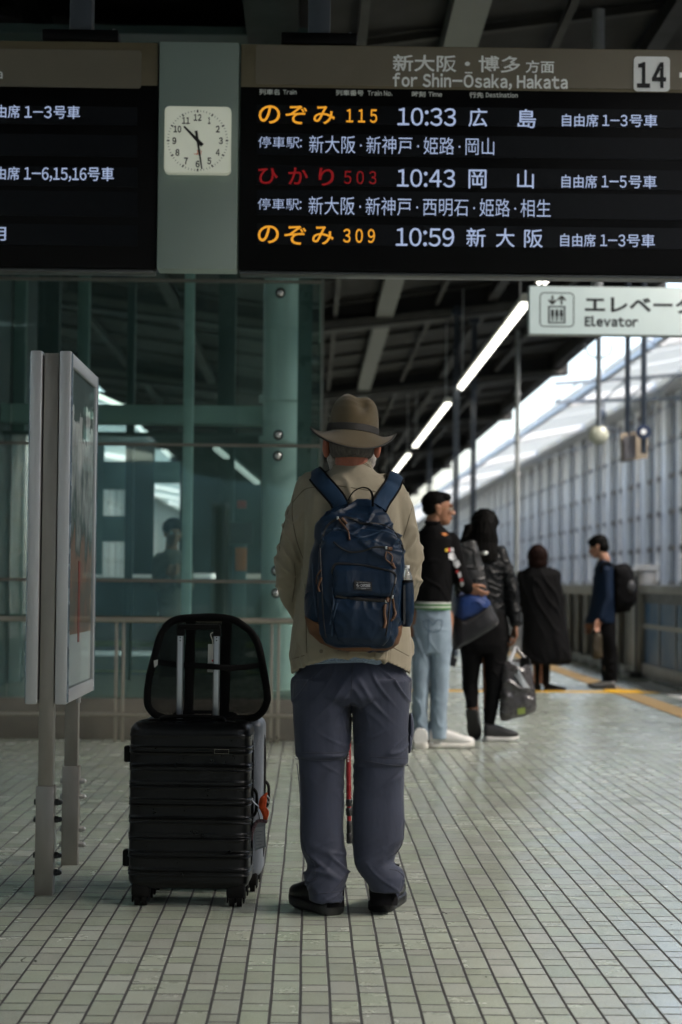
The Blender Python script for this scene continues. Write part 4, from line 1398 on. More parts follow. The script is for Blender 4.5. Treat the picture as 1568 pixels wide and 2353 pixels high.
def head(mb, c, f, up=Vector((0, 0, 1)), s=1.0, nk=(-.020, -.035)):
    """skull, jaw, nose, lips, brow, eyes sockets and ears around centre c, face towards f"""
    f = f.normalized(); r = f.cross(up).normalized(); up = r.cross(f).normalized()
    m = Matrix((r, f, up)).transposed()
    T = lambda x, y, z: c + m @ Vector((x, y, z)) * s
    E = lambda x, y, z, a, b, e, rot=None: mb.ell(T(x, y, z), (a * s, b * s, e * s), m if rot is None else m @ rot, 18, 12)
    E(0, -.012, .028, .074, .094, .088)
    E(0, .022, -.020, .062, .068, .085)
    E(0, .048, -.078, .040, .040, .030)
    E(0, .030, -.060, .055, .055, .040)
    mb.limb([T(0, .088, .012), T(0, .108, -.022)], [.010 * s, .0135 * s], 10)
    E(.014, .098, -.026, .009, .010, .008); E(-.014, .098, -.026, .009, .010, .008)
    E(0, .085, .030, .052, .014, .012)
    E(0, .088, -.050, .022, .012, .006); E(0, .086, -.060, .020, .012, .007)
    E(.034, .070, -.018, .020, .016, .018); E(-.034, .070, -.018, .020, .016, .018)
    for q in (-1, 1):
        E(q * .076, -.008, -.008, .008, .020, .032, Matrix.Rotation(.25 * q, 3, 'Z'))
        E(q * .080, -.014, .010, .007, .016, .016)
        E(q * .076, -.002, -.034, .006, .010, .010)
    mb.limb([T(0, nk[0], -.04), T(0, nk[1], -.15)], [.056 * s, .058 * s], 16)
    return T


def hair_cap(mb, T, parts):
    """ellipsoids given in the head's own frame (right, forward, up)"""
    o = T(0, 0, 0)
    m = Matrix([(T(1, 0, 0) - o).normalized(), (T(0, 1, 0) - o).normalized(), (T(0, 0, 1) - o).normalized()]).transposed()
    for x, y, z, a, b, e in parts: mb.ell(T(x, y, z), (a, b, e), m, 22, 14)


def eyes(T, parent, iris):
    q = MB()
    for s in (-1, 1): q.ell(T(s * .031, .078, .004), .0125, seg=14, rings=10)
    o = q.build('eyes', M('eye_white', (.5, .48, .45), .2), parent)
    q = MB()
    for s in (-1, 1): q.ell(T(s * .031, .0875, .004), .0055, seg=12, rings=8)
    q.build('irises', iris, o)


def shoe(parent, heel, d, L, wd, hgt, up_m, sole_m, pitch=0.0, sole_h=.028, name='shoe', lace=None):
    """heel = ground point under the back of the heel, d = direction to the toe"""
    d = Vector((d[0], d[1], 0)).normalized(); r = Vector((d.y, -d.x, 0)); up = Vector((0, 0, 1))
    if pitch:
        rm = Matrix.Rotation(pitch, 3, r)
        d = rm @ d; up = rm @ up
    T = lambda x, y, z: heel + r * x + d * y + up * z
    prof = [(0, .62), (.03, .80), (.12, .90), (.30, .84), (.45, .86), (.60, .98), (.72, 1.0), (.85, .9), (.95, .66), (.99, .42)]
    def sec(s, wf, z0, z1, p=3.0, n=24):
        w_ = wd / 2 * wf
        return [T(sup(2 * math.pi * k / n, p)[0] * w_, s * L, (z0 + z1) / 2 + sup(2 * math.pi * k / n, p)[1] * (z1 - z0) / 2) for k in range(n)]
    mb = MB(); mb.loft([sec(s, f * 1.06, 0 + (.014 * sm(.75, 1, s)), sole_h * (1.15 if s < .3 else 1) + (.012 * sm(.75, 1, s)), 4) for s, f in prof])
    so = None
    hp = [(.02, .78, .95), (.06, .86, 1.0), (.20, .84, .98), (.32, .82, .92), (.45, .86, .82), (.60, .94, .68), (.75, .95, .56), (.88, .86, .48), (.96, .62, .40), (.985, .34, .32)]
    ub = MB(); ub.loft([sec(s, wf, sole_h * .6, sole_h * .6 + (hgt - sole_h * .6) * hf, 2.5) for s, wf, hf in hp])
    uo = ub.build(name, up_m, parent, sharp=60)
    mb.build('sole', sole_m, uo, sharp=50)
    if lace:
        q = MB()
        for i in range(5):
            s = .40 + .055 * i
            z = sole_h * .6 + (hgt - sole_h * .6) * (interp([(h[0], h[2]) for h in hp], s)[0]) + .001
            q.tube([T(-.02, s * L, z - .002), T(0, s * L + .004, z + .004), T(.02, s * L, z - .002)], .003, 6)
        q.build('laces', lace, uo)
    return uo


def seam(name, pts, bvh, r, m, parent, off=.0005, n=4, closed=False):
    q = MB()
    pp = [hit(bvh, p.x, p.y, off) for p in smooth_poly([Vector(p) for p in pts], n)]
    q.tube(pp, r, 6, closed=closed)
    return q.build(name, m, parent)

# ------------------------------------------------------------------ the traveller in the brown hat
mx, my = 809, 6.45
man = thing('person', 'person in a brown felt hat, beige jacket and slate trousers, seen from behind', 'person', (P(mx, 1500, my).x, 6.42, 0))
jm = cloth_mat('jacket_beige', (.235, .208, .152), .10, 700, .85, .5, .22, 9)
tm = cloth_mat('trouser_slate', (.028, .034, .057), .12, 900, .7, .45, .18, 12)
# body under the clothes, head and hands in one skin
b = MB()
hc = P(809, 1012, 6.43)
Tm = head(b, hc, Vector((.03, 1, -.08)), nk=(-.012, .02))
for q in (-1, 1):
    b.ell(Tm(q * .085, -.018, -.026), (.013, .017, .038), Matrix.Rotation(.5 * q, 3, 'Z'), 14, 10)
b.limb([P(809, 1130, 6.45), P(809, 1200, 6.44), P(809, 1400, 6.45), P(808, 1520, 6.45)], [.06, .10, .10, .075], 18)
armL = [(722, 1130, 6.45), (687, 1225, 6.45), (668, 1300, 6.46), (672, 1366, 6.5), (704, 1420, 6.6), (760, 1440, 6.74)]
armR = [(885, 1132, 6.45), (908, 1172, 6.45), (921, 1228, 6.45), (929, 1300, 6.46), (924, 1362, 6.5), (902, 1412, 6.6), (850, 1438, 6.74)]
b.limb([P(*p) for p in armL], [.036, .034, .03, .028, .026, .024], 12)
b.limb([P(*p) for p in armR], [.036, .036, .034, .032, .03, .027, .024], 12)
hand(b, P(764, 1441, 6.75), Vector((.8, .5, -.05)), Vector((0, .1, 1)), .9)
hand(b, P(846, 1439, 6.75), Vector((-.8, .5, -.05)), Vector((0, .1, 1)), .9)
b.limb([P(750, 1520, 6.45), P(742, 1740, 6.43), P(757, 2050, 6.42)], [.085, .05, .03], 14)
b.limb([P(868, 1520, 6.45), P(872, 1750, 6.43), P(882, 2040, 6.43)], [.085, .05, .03], 14)
body = part(remeshed(b, .005, 3), 'body', skin_red, man)
eyes(Tm, man, M('iris_dark', (.03, .02, .015), .2))
# jacket
hem = lambda k: (lambda x, y: k * (max(0, 1 - abs(x) ** 2.2)) * (1 if y < 0 else .2))
jt = MB()
rings_ = []
for (y, xl, xr, yc, hd, p, k) in ((1054, 771, 850, 6.445, .072, 2.1, 0), (1066, 768, 853, 6.45, .078, 2.1, 0), (1078, 762, 857, 6.45, .084, 2.1, 0), (1089, 748, 869, 6.45, .095, 2.1, 0), (1100, 722, 896, 6.45, .102, 2.1, 0),
                                  (1118, 700, 913, 6.445, .118, 2.2, 0), (1150, 692, 922, 6.44, .132, 2.3, 0), (1220, 694, 926, 6.44, .142, 2.4, 0), (1300, 694, 930, 6.445, .142, 2.4, 0), (1390, 683, 936, 6.45, .142, 2.4, 0),
                                  (1450, 672, 942, 6.45, .146, 2.4, .0), (1500, 667, 945, 6.45, .156, 2.4, .015), (1548, 671, 942, 6.45, .162, 2.4, .058)):
    rings_.append(pxring(y, xl, xr, yc, hd, 44, p, hem(k) if k else None))
rings_.append(pxring(1502, 700, 910, 6.45, .125, 44, 2.4))
jt.loft(rings_)
jt.limb([P(*p) for p in armL], [.068, .060, .051, .047, .044, .040], 16)
jt.limb([P(*p) for p in armR], [.066, .064, .061, .057, .050, .045, .040], 16)
jme = remeshed(jt, .006, 5)
zl, zr = P(809, 1120, my).z, P(809, 1500, my).z


def jfold(c, n):
    x, z = c.x - P(mx, 1300, my).x, c.z
    sd = 1 if x < 0 else -1
    d = .006 * fold(c, 8, 8, 2.4, 3) + .009 * crease(Vector((c.x + sd * c.z * .45, c.y, c.z)), 9, 9, 2.6, 3) + .004 * crease(Vector((c.x - sd * c.z * .3, c.y, c.z)), 16, 16, 4, 8)
    el = math.exp(-((z - P(670, 1340, my).z) / .10) ** 2) * sm(.14, .19, abs(x))          # crumpled elbows
    d += el * .010 * crease(Vector((c.x, c.y, c.z + .6 * c.x)), 7, 7, 22, 1, .22)
    d += .009 * sm(.10, .2, abs(x)) * crease(Vector((c.x + c.z * .5 * (1 if x < 0 else -1), c.y, c.z)), 22, 10, 5, 5)
    return d * sm(P(0, 1050, my).z, P(0, 1110, my).z, z)


displace(jme, jfold)
jacket = part(jme, 'jacket', jm, man)
jb = bvh_of(jacket)
jst = M('jacket_seam', (.10, .085, .058), .8, var=.1)
JX = lambda cx, cy: (603 + .2929 * cx, 861.6 + .2929 * cy)
for pl in ([(240, 1000), (330, 900), (420, 880), (500, 870)], [(590, 868), (740, 890), (890, 915)], [(245, 935), (235, 1100), (270, 1300), (320, 1440)], [(205, 1060), (150, 1250), (135, 1380)],
           [(250, 1480), (260, 1600), (235, 1780)], [(1180, 1020), (1130, 1200), (1105, 1280)], [(335, 1640), (340, 1800), (345, 2000), (350, 2180)], [(215, 2235), (330, 2200)], [(1030, 2140), (1150, 2205)],
           [(1010, 2150), (1000, 2235)], [(590, 660), (690, 655), (760, 662), (840, 710)], [(560, 710), (640, 672), (740, 672), (850, 725)]):
    seam('seam', [JX(*p) for p in pl], jb, .0014, jst, jacket)
q = MB(); q.prism([hit(jb, *JX(*p), .003) for p in ((350, 2130), (505, 2140), (500, 2195), (370, 2240))], (0, -.003, 0), (0, .004, 0)); q.build('pocket_tab', jm, jacket)
q = MB(); q.prism([hit(jb, *JX(*p), .003) for p in ((880, 2160), (1010, 2165), (1000, 2235), (890, 2225))], (0, -.003, 0), (0, .004, 0)); q.build('pocket_tab', jm, jacket)
q = MB(); q.lathe([(.0005, 0), (.007, 0), (.006, .003), (.0005, .004)], hit(jb, *JX(462, 2168), .004), 16, Matrix.Rotation(math.pi / 2, 3, 'X')); q.build('button', M('button_brown', (.12, .10, .07), .4), jacket)
# shirt tail showing under the hem
shm = M('shirt_print', (.16, .22, .30), .8, var=.75, vs=260)
st = MB(); st.loft([pxring(1470, 700, 900, 6.43, .132, 32, 2.4), pxring(1512, 700, 900, 6.43, .134, 32, 2.4), pxring(1530, 705, 880, 6.43, .134, 32, 2.4, hem(.022))]); st.build('shirt', shm, man)
# trousers
tr = MB()
tr.loft([pxring(y, a, c, 6.45, h, 40, 2.5) for y, a, c, h in ((1470, 700, 920, .10), (1520, 690, 928, .108), (1570, 676, 939, .124), (1598, 674, 941, .125), (1618, 690, 925, .10))])
for tab, sg in ((((1560, 674, 806, 6.45, .118), (1610, 673, 806, 6.45, .115), (1658, 675, 804, 6.445, .108), (1700, 678, 802, 6.44, .100), (1734, 679, 801, 6.435, .094), (1737, 680, 800, 6.435, .093), (1741, 686, 794, 6.435, .086), (1787, 688, 791, 6.43, .082), (1831, 690, 790, 6.43, .080),
                  (1904, 689, 789, 6.425, .078), (1957, 694, 794, 6.42, .076), (1985, 706, 798, 6.415, .074), (2004, 706, 799, 6.41, .074), (2020, 699, 798, 6.405, .074), (2038, 706, 790, 6.40, .070), (2052, 709, 788, 6.395, .068), (2068, 711, 787, 6.395, .068)), -1),
                (((1560, 809, 941, 6.45, .118), (1615, 811, 941, 6.45, .115), (1655, 811, 939, 6.445, .108), (1710, 813, 939, 6.44, .100), (1748, 814, 939, 6.435, .094), (1752, 814, 938, 6.435, .093), (1757, 817, 931, 6.435, .086), (1796, 815, 929, 6.43, .082), (1829, 812, 928, 6.43, .080),
                  (1882, 809, 930, 6.425, .080), (1930, 810, 928, 6.42, .078), (1962, 812, 909, 6.415, .074), (1980, 814, 905, 6.41, .073), (1998, 820, 926, 6.405, .074), (2012, 830, 931, 6.40, .073), (2028, 843, 930, 6.40, .070), (2046, 851, 926, 6.40, .066)), 1)):
    tr.loft([pxring(y, a, c, yc, h, 36, 2.4) for y, a, c, yc, h in tab])
tme = remeshed(tr, .0048, 2)


def tfold(c, n):
    z = c.z
    lo = 1 - sm(.10, .30, z)
    xl = c.x - P(808, 1600, my).x
    sd = 1 if xl < 0 else -1
    d = .003 * fold(c, 10, 10, 2.4, 2) * sm(.2, .45, z) + .009 * crease(Vector((c.x + sd * z * .22, c.y, z)), 12, 8, 1.6, 2) * sm(.25, .45, z)
    d += lo * (.011 * crease(Vector((c.x, c.y, c.z + sd * c.x * .55)), 6, 6, 21, 6, .25) + .006 * crease(Vector((c.x, c.y, c.z - sd * c.x * .8)), 9, 9, 30, 9, .22))
    kn = math.exp(-((z - .50) / .09) ** 2)
    d += kn * .008 * crease(Vector((c.x, c.y, c.z + sd * .5 * c.x)), 6, 6, 18, 12)
    cr = math.exp(-((z - .74) / .08) ** 2)
    d += cr * .010 * crease(Vector((abs(c.x - P(808, 1600, my).x) + c.z * .8, c.y, c.z)), 14, 6, 6, 3)
    return d


displace(tme, tfold)
trousers = part(tme, 'trousers', tm, man)
tb = bvh_of(trousers)
tsm = M('trouser_seam', (.021, .025, .040), .8)
TX = lambda cx, cy: (603 + .2929 * cx, 1464.7 + .2929 * cy)
for pl in ([(272, 990), (285, 1100), (297, 1240), (303, 1480), (322, 1620), (372, 1720), (412, 1790), (410, 1880), (350, 1930)], [(1112, 1430), (1105, 1590), (1060, 1680), (1012, 1705)],
           [(712, 160), (705, 320), (700, 470)], [(262, 952), (400, 965), (560, 965), (660, 950)], [(725, 950), (850, 975), (1000, 1000), (1145, 1005)], [(268, 905), (400, 905), (560, 905), (670, 895)],
           [(725, 925), (1000, 945), (1140, 950)], [(395, 2010), (500, 2005), (630, 1990)], [(1000, 1820), (1060, 1830), (1105, 1870), (1115, 1920), (1085, 1990)]):
    seam('seam', [TX(*p) for p in pl], tb, .0016, tsm, trousers)
q = MB(); q.ell(P(944, 1672, 6.45), (.012, .05, .05)); q.ell(P(941, 1700, 6.45), (.010, .05, .045)); q.build('cargo_pocket', tm, trousers)
q = MB(); q.prism([P(899, 2030, 6.33), P(931, 2020, 6.36), P(915, 2064, 6.35)], (0, 0, 0), (0, .012, 0)); q.build('cuff_flap', tm, trousers)
# shoes
lea = M('shoe_leather_black', (.005, .006, .006), .36, var=.3, vs=18, bump=.6, bs=60, spec=.35)
sol = M('shoe_sole_black', (.007, .008, .008), .48, var=.3, vs=30, bump=.8, bs=45)
shoe(man, G(768, 2104), (-.50, .86), .258, .100, .135, lea, sol, sole_h=.038)
shoe(man, G(873, 2097), (.24, .97), .27, .100, .135, lea, sol, sole_h=.038)
for a_, b_ in ((P(757, 1985, 6.42), P(760, 2085, 6.40)), (P(884, 1985, 6.42), P(882, 2080, 6.40))):
    q = MB(); q.tube([a_, b_], [.05, .046], 14); q.build('sock', M('sock_black', (.006, .006, .007), .9, spec=.1), man)
# hair and beard
hm = M('hair_grey', (.07, .062, .055), .65, var=.7, vs=90, bump=1, bs=300, stretch=(1, 1, .15))
hr = MB()
hr.loft([ring(hc.x, hc.y - .012, hc.z + dz, .0765 * f, .0955 * f, 40, 2.05) for dz, f in ((.02, 1.0), (-.005, 1.02), (-.03, 1.01), (-.048, .94), (-.060, .84))])
hme = remeshed(hr, .004, 2)
displace(hme, lambda c, n: .0025 * fold(c, 60, 60, 14, 4))
part(hme, 'hair', hm, man)
bd = MB()
for s in (-1, 1):
    bd.limb([Tm(s * .068, .018, -.03), Tm(s * .066, .026, -.06), Tm(s * .055, .045, -.088), Tm(s * .03, .068, -.105), Tm(0, .075, -.11)], [.010, .018, .020, .022, .022], 12)
bme = remeshed(bd, .004, 2)
displace(bme, lambda c, n: .003 * fold(c, 70, 70, 30, 1))
part(bme, 'beard', M('beard_white', (.42, .40, .37), .8, var=.3, vs=150, bump=1, bs=400), man)
# hat
felt = M('hat_felt', (.088, .068, .038), .95, var=.16, vs=14, bump=.9, bs=420, spec=.1, sheen=.25)
bandm = M('hat_band', (.018, .016, .014), .7, var=.2, vs=60, bump=.6, bs=500)
ho = P(811, 999, 6.42)
HM = Matrix.Rotation(R(5.0), 3, 'Y') @ Matrix.Rotation(R(-4), 3, 'X')
H = lambda v: ho + HM @ Vector(v)
N = 72


def crown_pt(a, t):
    prof = [(0, 1.0), (.02, 1.0), (.05, .975), (.08, .915), (.102, .83), (.117, .71), (.127, .54), (.131, .30), (.1315, .02)]
    i = min(len(prof) - 2, int(t * (len(prof) - 1))); u = t * (len(prof) - 1) - i
    h = prof[i][0] + (prof[i + 1][0] - prof[i][0]) * u; r = prof[i][1] + (prof[i + 1][1] - prof[i][1]) * u
    x, y = .0855 * r * math.cos(a), .104 * r * math.sin(a)
    h -= .0075 * math.exp(-((x - .004) / .020) ** 2) * sm(.075, .12, h) * (1 if y < .05 else .6)
    h += .003 * math.exp(-((x + .030) / .018) ** 2) * sm(.08, .12, h)
    p = Vector((x, y, h))
    dd = math.exp(-((x - .024) / .020) ** 2 - ((h - .094) / .026) ** 2) if y < 0 else 0
    p.y += .026 * dd; p.z -= .006 * dd
    return p


cr = MB(); ringsH = []
for i in range(41):
    ringsH.append([H(crown_pt(2 * math.pi * k / N, i / 40)) for k in range(N)])
cr.loft(ringsH)
hat = cr.build('hat', felt, man, sharp=80)


def brim_pt(a, t, dz=0):
    c, s = math.cos(a), math.sin(a)
    x = (.0845 + .0585 * t) * c; y = (.103 + .058 * t) * s
    back = max(0, -s) ** 1.3; front = max(0, s) ** 1.3; side = abs(c) ** 2
    z = -.004 * t - .066 * t * back - .020 * t * front + side * (.002 * t + .016 * t ** 3) + .004 * math.sin(3 * a + .6) * t
    return H((x, y, z + dz))


br = MB()
top = [[brim_pt(2 * math.pi * k / N, i / 8, .002) for k in range(N)] for i in range(9)]
bot = [[brim_pt(2 * math.pi * k / N, i / 8, -.002) for k in range(N)] for i in range(8, -1, -1)]
br.loft(top + bot, cap=False); br.build('brim', felt, hat, sharp=80)
q = MB(); q.tube([brim_pt(2 * math.pi * k / N, 1.0) for k in range(N)], .0032, 8, closed=True); q.build('brim_binding', bandm, hat)
q = MB(); rg = []
for z, o in ((.0015, .0008), (.0022, .0022), (.024, .0022), (.0255, .0004)):
    rr_ = []
    for k in range(N):
        a = 2 * math.pi * k / N
        p = crown_pt(a, .125 if z < .02 else .16); 
        rr_.append(H((p.x * (1 + o / .08), p.y * (1 + o / .08), z)))
    rg.append(rr_)
q.loft(rg, cap=False); q.build('hat_band', bandm, hat)
q = MB(); a = R(206); p = crown_pt(a, .13); rmx = HM @ Matrix.Rotation(a, 3, 'Z')
q.box(H((p.x * 1.035, p.y * 1.035, .013)), (.006, .03, .026), rmx, .002); q.box(H((p.x * 1.05, p.y * 1.05, .013)), (.006, .010, .027), rmx, .002)
q.build('hat_bow', bandm, hat)
q = MB(); q.limb([H((-.06, -.0, .05)), H((-.083, -.02, .052))], [.003, .002], 8); q.build('feather_pin', M('pin_grey', (.3, .3, .28), .4), hat)

# ------------------------------------------------------------------ walking pole held in front of him
wp = thing('walking_pole', 'red and black trekking pole seen between the legs of the person in the hat', 'walking pole', P(803, 1938, 6.95))
red = M('pole_red', (.22, .012, .016), .3, var=.15, spec=.6)
blk2 = M('pole_black', (.01, .01, .011), .45)
pt = lambda y, xx=None: P(xx if xx else 800.5 + (y - 1690) * .011, y, 6.95)
q = MB(); q.tube([pt(1400), pt(1838)], .0095, 12); q.build('upper_shaft', red, wp)
q = MB(); q.tube([pt(1830), pt(1890)], .0078, 12); q.build('lower_shaft', red, wp)
for a_, b_, r_ in ((1836, 1852, .0115), (1856, 1874, .0115), (1886, 1914, .0098), (1914, 1938, .0108)):
    q = MB(); q.tube([pt(a_), pt(a_ + 2), pt(b_ - 2), pt(b_)], [r_ * .85, r_, r_, r_ * .85], 12); q.build('clamp_sleeve' if b_ < 1900 else 'rubber_tip', blk2, wp)
q = MB(); q.tube([pt(1385), pt(1400), pt(1460)], [.016, .019, .014], 12); q.build('grip', blk2, wp)
lm = M('pole_lettering', (.55, .5, .5), .4)
for i, ch in enumerate('WALKING'):
    y = 1748 - i * 6.2
    q = MB(); c = pt(y) + Vector((0, -.0098, 0)); q.box(c, (.006, .0006, .0055)); q.box(c + Vector((0, 0, -.0036)), (.003, .0006, .001)); 
    if i < 1: q.build('lettering', lm, wp)
    else: q.build('lettering', lm, wp)
# ------------------------------------------------------------------ backpack
nav = cloth_mat('backpack_navy', (.0046, .0145, .033), .06, 800, .42, .5, .2, 16, sheen=0)
MC['backpack_navy'].node_tree.nodes['Principled BSDF'].inputs['Specular IOR Level'].default_value = .22
nav_s = cloth_mat('strap_navy', (.008, .026, .058), .12, 800, .7, .5, spec=.15, sheen=.05)
bkb = M('webbing_black', (.004, .004, .0045), .75, var=.2, vs=200, bump=.5, bs=500, spec=.12)
brn = M('suede_brown', (.10, .042, .014), .8, var=.22, vs=30, bump=.8, bs=300)
bp = thing('backpack', 'navy backpack with brown suede base on the back of the person in the hat', 'backpack', P(815, 1490, 6.2))
BKY = 6.335


def bag(tab, back, p=3.3, n=48):
    r_ = []
    for y, xl, xr, D in tab:
        a, c = P(xl, y, 6.2), P(xr, y, 6.2)
        r_.append(ring((a.x + c.x) / 2, back - D / 2, (a.z + c.z) / 2, (c.x - a.x) / 2, D / 2, n, p))
    return r_


def densify(tab, n=5):
    out = []
    pts = [Vector(t + (0,) * (4 - len(t))) for t in tab]
    for i in range(len(pts) - 1):
        for k in range(n): out.append(tuple(pts[i].lerp(pts[i + 1], k / n)))
    out.append(tuple(pts[-1]))
    return out


DM = [(1156, 796, 850, .04), (1160, 776, 860, .06), (1168, 763, 872, .08), (1180, 750, 892, .10), (1195, 740, 902, .118), (1222, 727, 914, .14), (1266, 716, 927, .158), (1300, 710, 932, .168), (1360, 704, 930, .176), (1412, 701, 926, .182), (1456, 713, 922, .184), (1478, 738, 915, .172), (1490, 765, 900, .14), (1496, 790, 880, .10)]
q = MB(); q.loft(bag(densify(DM), BKY, 3.0))
me = remeshed(q, .0055, 3)


def bfold(c, n):
    z = c.z
    up = sm(P(0, 1330, 6.2).z, P(0, 1180, 6.2).z, z)
    d = .003 * fold(c, 8, 8, 9, 2) + .008 * crease(Vector((c.x, c.y, c.z + .5 * c.x)), 9, 9, 12, 2) + .007 * crease(Vector((c.x, c.y, c.z - .8 * c.x)), 11, 11, 14, 7)
    d += up * (.008 * fold(Vector((c.x, c.y, c.z + .25 * c.x)), 5, 5, 17, 11) + .014 * crease(Vector((c.x, c.y, c.z + .35 * abs(c.x - P(820, 1300, 6.2).x))), 5, 5, 17, 11, .2))
    return d


displace(me, bfold)
main = part(me, 'main_compartment', nav, bp)
fr = [(1218, 782, 880, .01), (1224, 764, 898, .03), (1236, 748, 910, .05), (1260, 737, 919, .066), (1300, 731, 923, .074), (1360, 729, 921, .078), (1412, 728, 917, .082), (1456, 733, 912, .084), (1478, 748, 903, .074), (1488, 770, 890, .05)]
q = MB(); q.loft(bag(densify(fr), BKY - .118, 3.2))
me = remeshed(q, .005, 3)
displace(me, lambda c, n: bfold(c, n) * .9 + .016 * sm(P(0, 1295, 6.2).z, P(0, 1240, 6.2).z, c.z) * fold(Vector((c.x * .6, c.y, c.z + .3 * abs(c.x - P(820, 1300, 6.2).x))), 6, 4, 16, 4))
front = part(me, 'front_compartment', nav, bp)
pk = [(1296, 775, 895, .01), (1301, 768, 905, .025), (1312, 765, 909, .036), (1340, 764, 910, .044), (1362, 765, 908, .046), (1370, 768, 903, .040), (1372.5, 772, 900, .026)]
q = MB(); q.loft(bag(densify(pk), BKY - .168, 4.2))
me = remeshed(q, .004, 2); displace(me, lambda c, n: .005 * fold(c, 12, 12, 9, 3))
pku = part(me, 'upper_pocket', nav, bp)
pk = [(1371, 766, 896, .02), (1376, 763, 899, .040), (1400, 762, 899, .050), (1440, 763, 897, .054), (1466, 768, 892, .048), (1482, 782, 880, .028)]
q = MB(); q.loft(bag(densify(pk), BKY - .168, 4.0))
me = remeshed(q, .004, 2); displace(me, lambda c, n: .006 * fold(Vector((c.x, c.y, c.z + .6 * c.x)), 10, 10, 6, 5) + .003 * fold(c, 30, 30, 20, 3))
pkl = part(me, 'lower_pocket', nav, bp)
# suede base
q = MB()
bs_ = [(1408, 700.0, 702.5, .05), (1425, 701, 926, .185), (1456, 712, 923.5, .189), (1479, 737, 916.5, .180), (1491, 763, 903, .15), (1498, 788, 884, .11)]
rg = []
for i, (y, xl, xr, D) in enumerate(densify(bs_[1:], 4)):
    a, c = P(xl, y, 6.2), P(xr, y, 6.2)
    cx_ = (a.x + c.x) / 2; rx = (c.x - a.x) / 2
    t = sm(1425, 1450, y)
    rg.append(ring(cx_, BKY - D / 2, (a.z + c.z) / 2, rx * 1.012, D / 2 * 1.012, 48, 3.0, 0, (lambda x, yy, tt=t: (1 - tt) * (-.045 * (1 - x * x) * (1 if yy < .3 else 0) - .012 * x))))
q.loft(rg, cap=True)
base = q.build('suede_base', brn, bp, sharp=80)
bb = bvh_of(main, front, pku, pkl, base)
BX = JX
zipm = M('zip_black', (.004, .004, .005), .45, var=.3, vs=300)
for pl, r_ in (([(470, 1290), (500, 1200), (560, 1140), (640, 1115), (720, 1135), (780, 1165), (880, 1165), (1000, 1200), (1080, 1290), (1108, 1380)], .0035),
               ([(560, 1310), (620, 1360), (700, 1390), (800, 1378), (880, 1350), (975, 1352)], .0030), ([(548, 1560), (560, 1500), (600, 1480), (760, 1490), (900, 1515), (1010, 1540), (1046, 1570), (1040, 1640)], .0038),
               ([(580, 1735), (700, 1752), (840, 1765), (980, 1770)], .0055), ([(455, 1330), (460, 1500), (470, 1700), (480, 1900), (500, 2060)], .0022), ([(1040, 1640), (1010, 1740), (990, 1900), (970, 2050)], .0025)):
    seam('zip', [BX(*p) for p in pl], bb, r_, zipm, bp, .001)
nsm = M('backpack_piping', (.012, .032, .066), .5)
for pl in ([(480, 1300), (470, 1240), (520, 1215), (600, 1205), (680, 1240), (760, 1275), (860, 1255), (950, 1225), (1040, 1260), (1095, 1330)], [(395, 1480), (405, 1700), (430, 1900)], [(590, 1790), (560, 1900), (545, 2050)], [(545, 1660), (560, 1800), (530, 1960)]):
    seam('piping', [BX(*p) for p in pl], bb, .0028, nsm, bp, .0)
pul = M('zip_pull_brown', (.085, .036, .013), .6, var=.2)
for pl, r_ in (([(600, 1130), (640, 1180), (675, 1230), (685, 1295)], .0032), ([(625, 1125), (665, 1165)], .0042), ([(985, 1360), (1020, 1365)], .006), ([(975, 1385), (968, 1440), (1010, 1480), (1040, 1520)], .0022), ([(985, 1390), (1020, 1420), (1015, 1470)], .0022),
               ([(1020, 1475), (1042, 1520)], .0045), ([(965, 1800), (960, 1870), (968, 1940), (955, 1985)], .0045), ([(985, 1750), (980, 1780)], .006), ([(1025, 1755), (1035, 1830), (1045, 1880), (1015, 1925)], .004),
               ([(460, 1530), (430, 1580), (425, 1640)], .0022), ([(465, 1590), (440, 1660), (450, 1700)], .0035)):
    q = MB(); q.tube([hit(bb, *BX(p.x, p.y), .006) for p in smooth_poly([Vector(p) for p in pl], 4)], r_, 8); q.build('zip_pull', pul, bp)
for p_ in ((592, 1122), (972, 1356), (970, 1775), (1022, 1742)):
    q = MB(); q.box(hit(bb, *BX(*p_), .005), (.007, .005, .010), None, .0015); q.build('zip_slider', cl_s, bp)
# label patch
hp = hit(bb, 835, 1345, 0)
py_ = hp.y - .0045
q = MB(); q.prism([P(814.5, 1333.5, py_), P(855.5, 1337, py_), P(855, 1358, py_), P(814, 1354, py_)], (0, -.001, 0), (0, .012, 0)); lab = q.build('label_patch', M('patch_black', (.006, .006, .008), .7), bp)
lw = M('patch_lettering', (.45, .47, .5), .6)
text('CARIBEE', (829, 1342, 851.5, 1348.5), py_ - .0012, lw, lab, 'label_lettering', .025)
text('LIVE THE ADVENTURE', (825, 1337.6, 845, 1339.4), py_ - .0012, lw, lab, 'label_lettering', .01)
text('AUSTRALIA', (830, 1352, 841, 1353.6), py_ - .0012, lw, lab, 'label_lettering', .01)
q = MB()
for x0, x1, y in ((819, 824, 1338), (846, 851, 1339.5), (819, 851, 1351)): q.bar(P(x0, y, py_ - .0016), P(x1, y + .4, py_ - .0016), .0008, .0006, up=(0, 1, 0))
q.tube([P(823 + 2.6 * math.cos(a), 1344.5 + 2.6 * math.sin(a), py_ - .0016) for a in [k * .5 for k in range(11)]], .0008, 6)
q.build('label_mark', lw, lab)
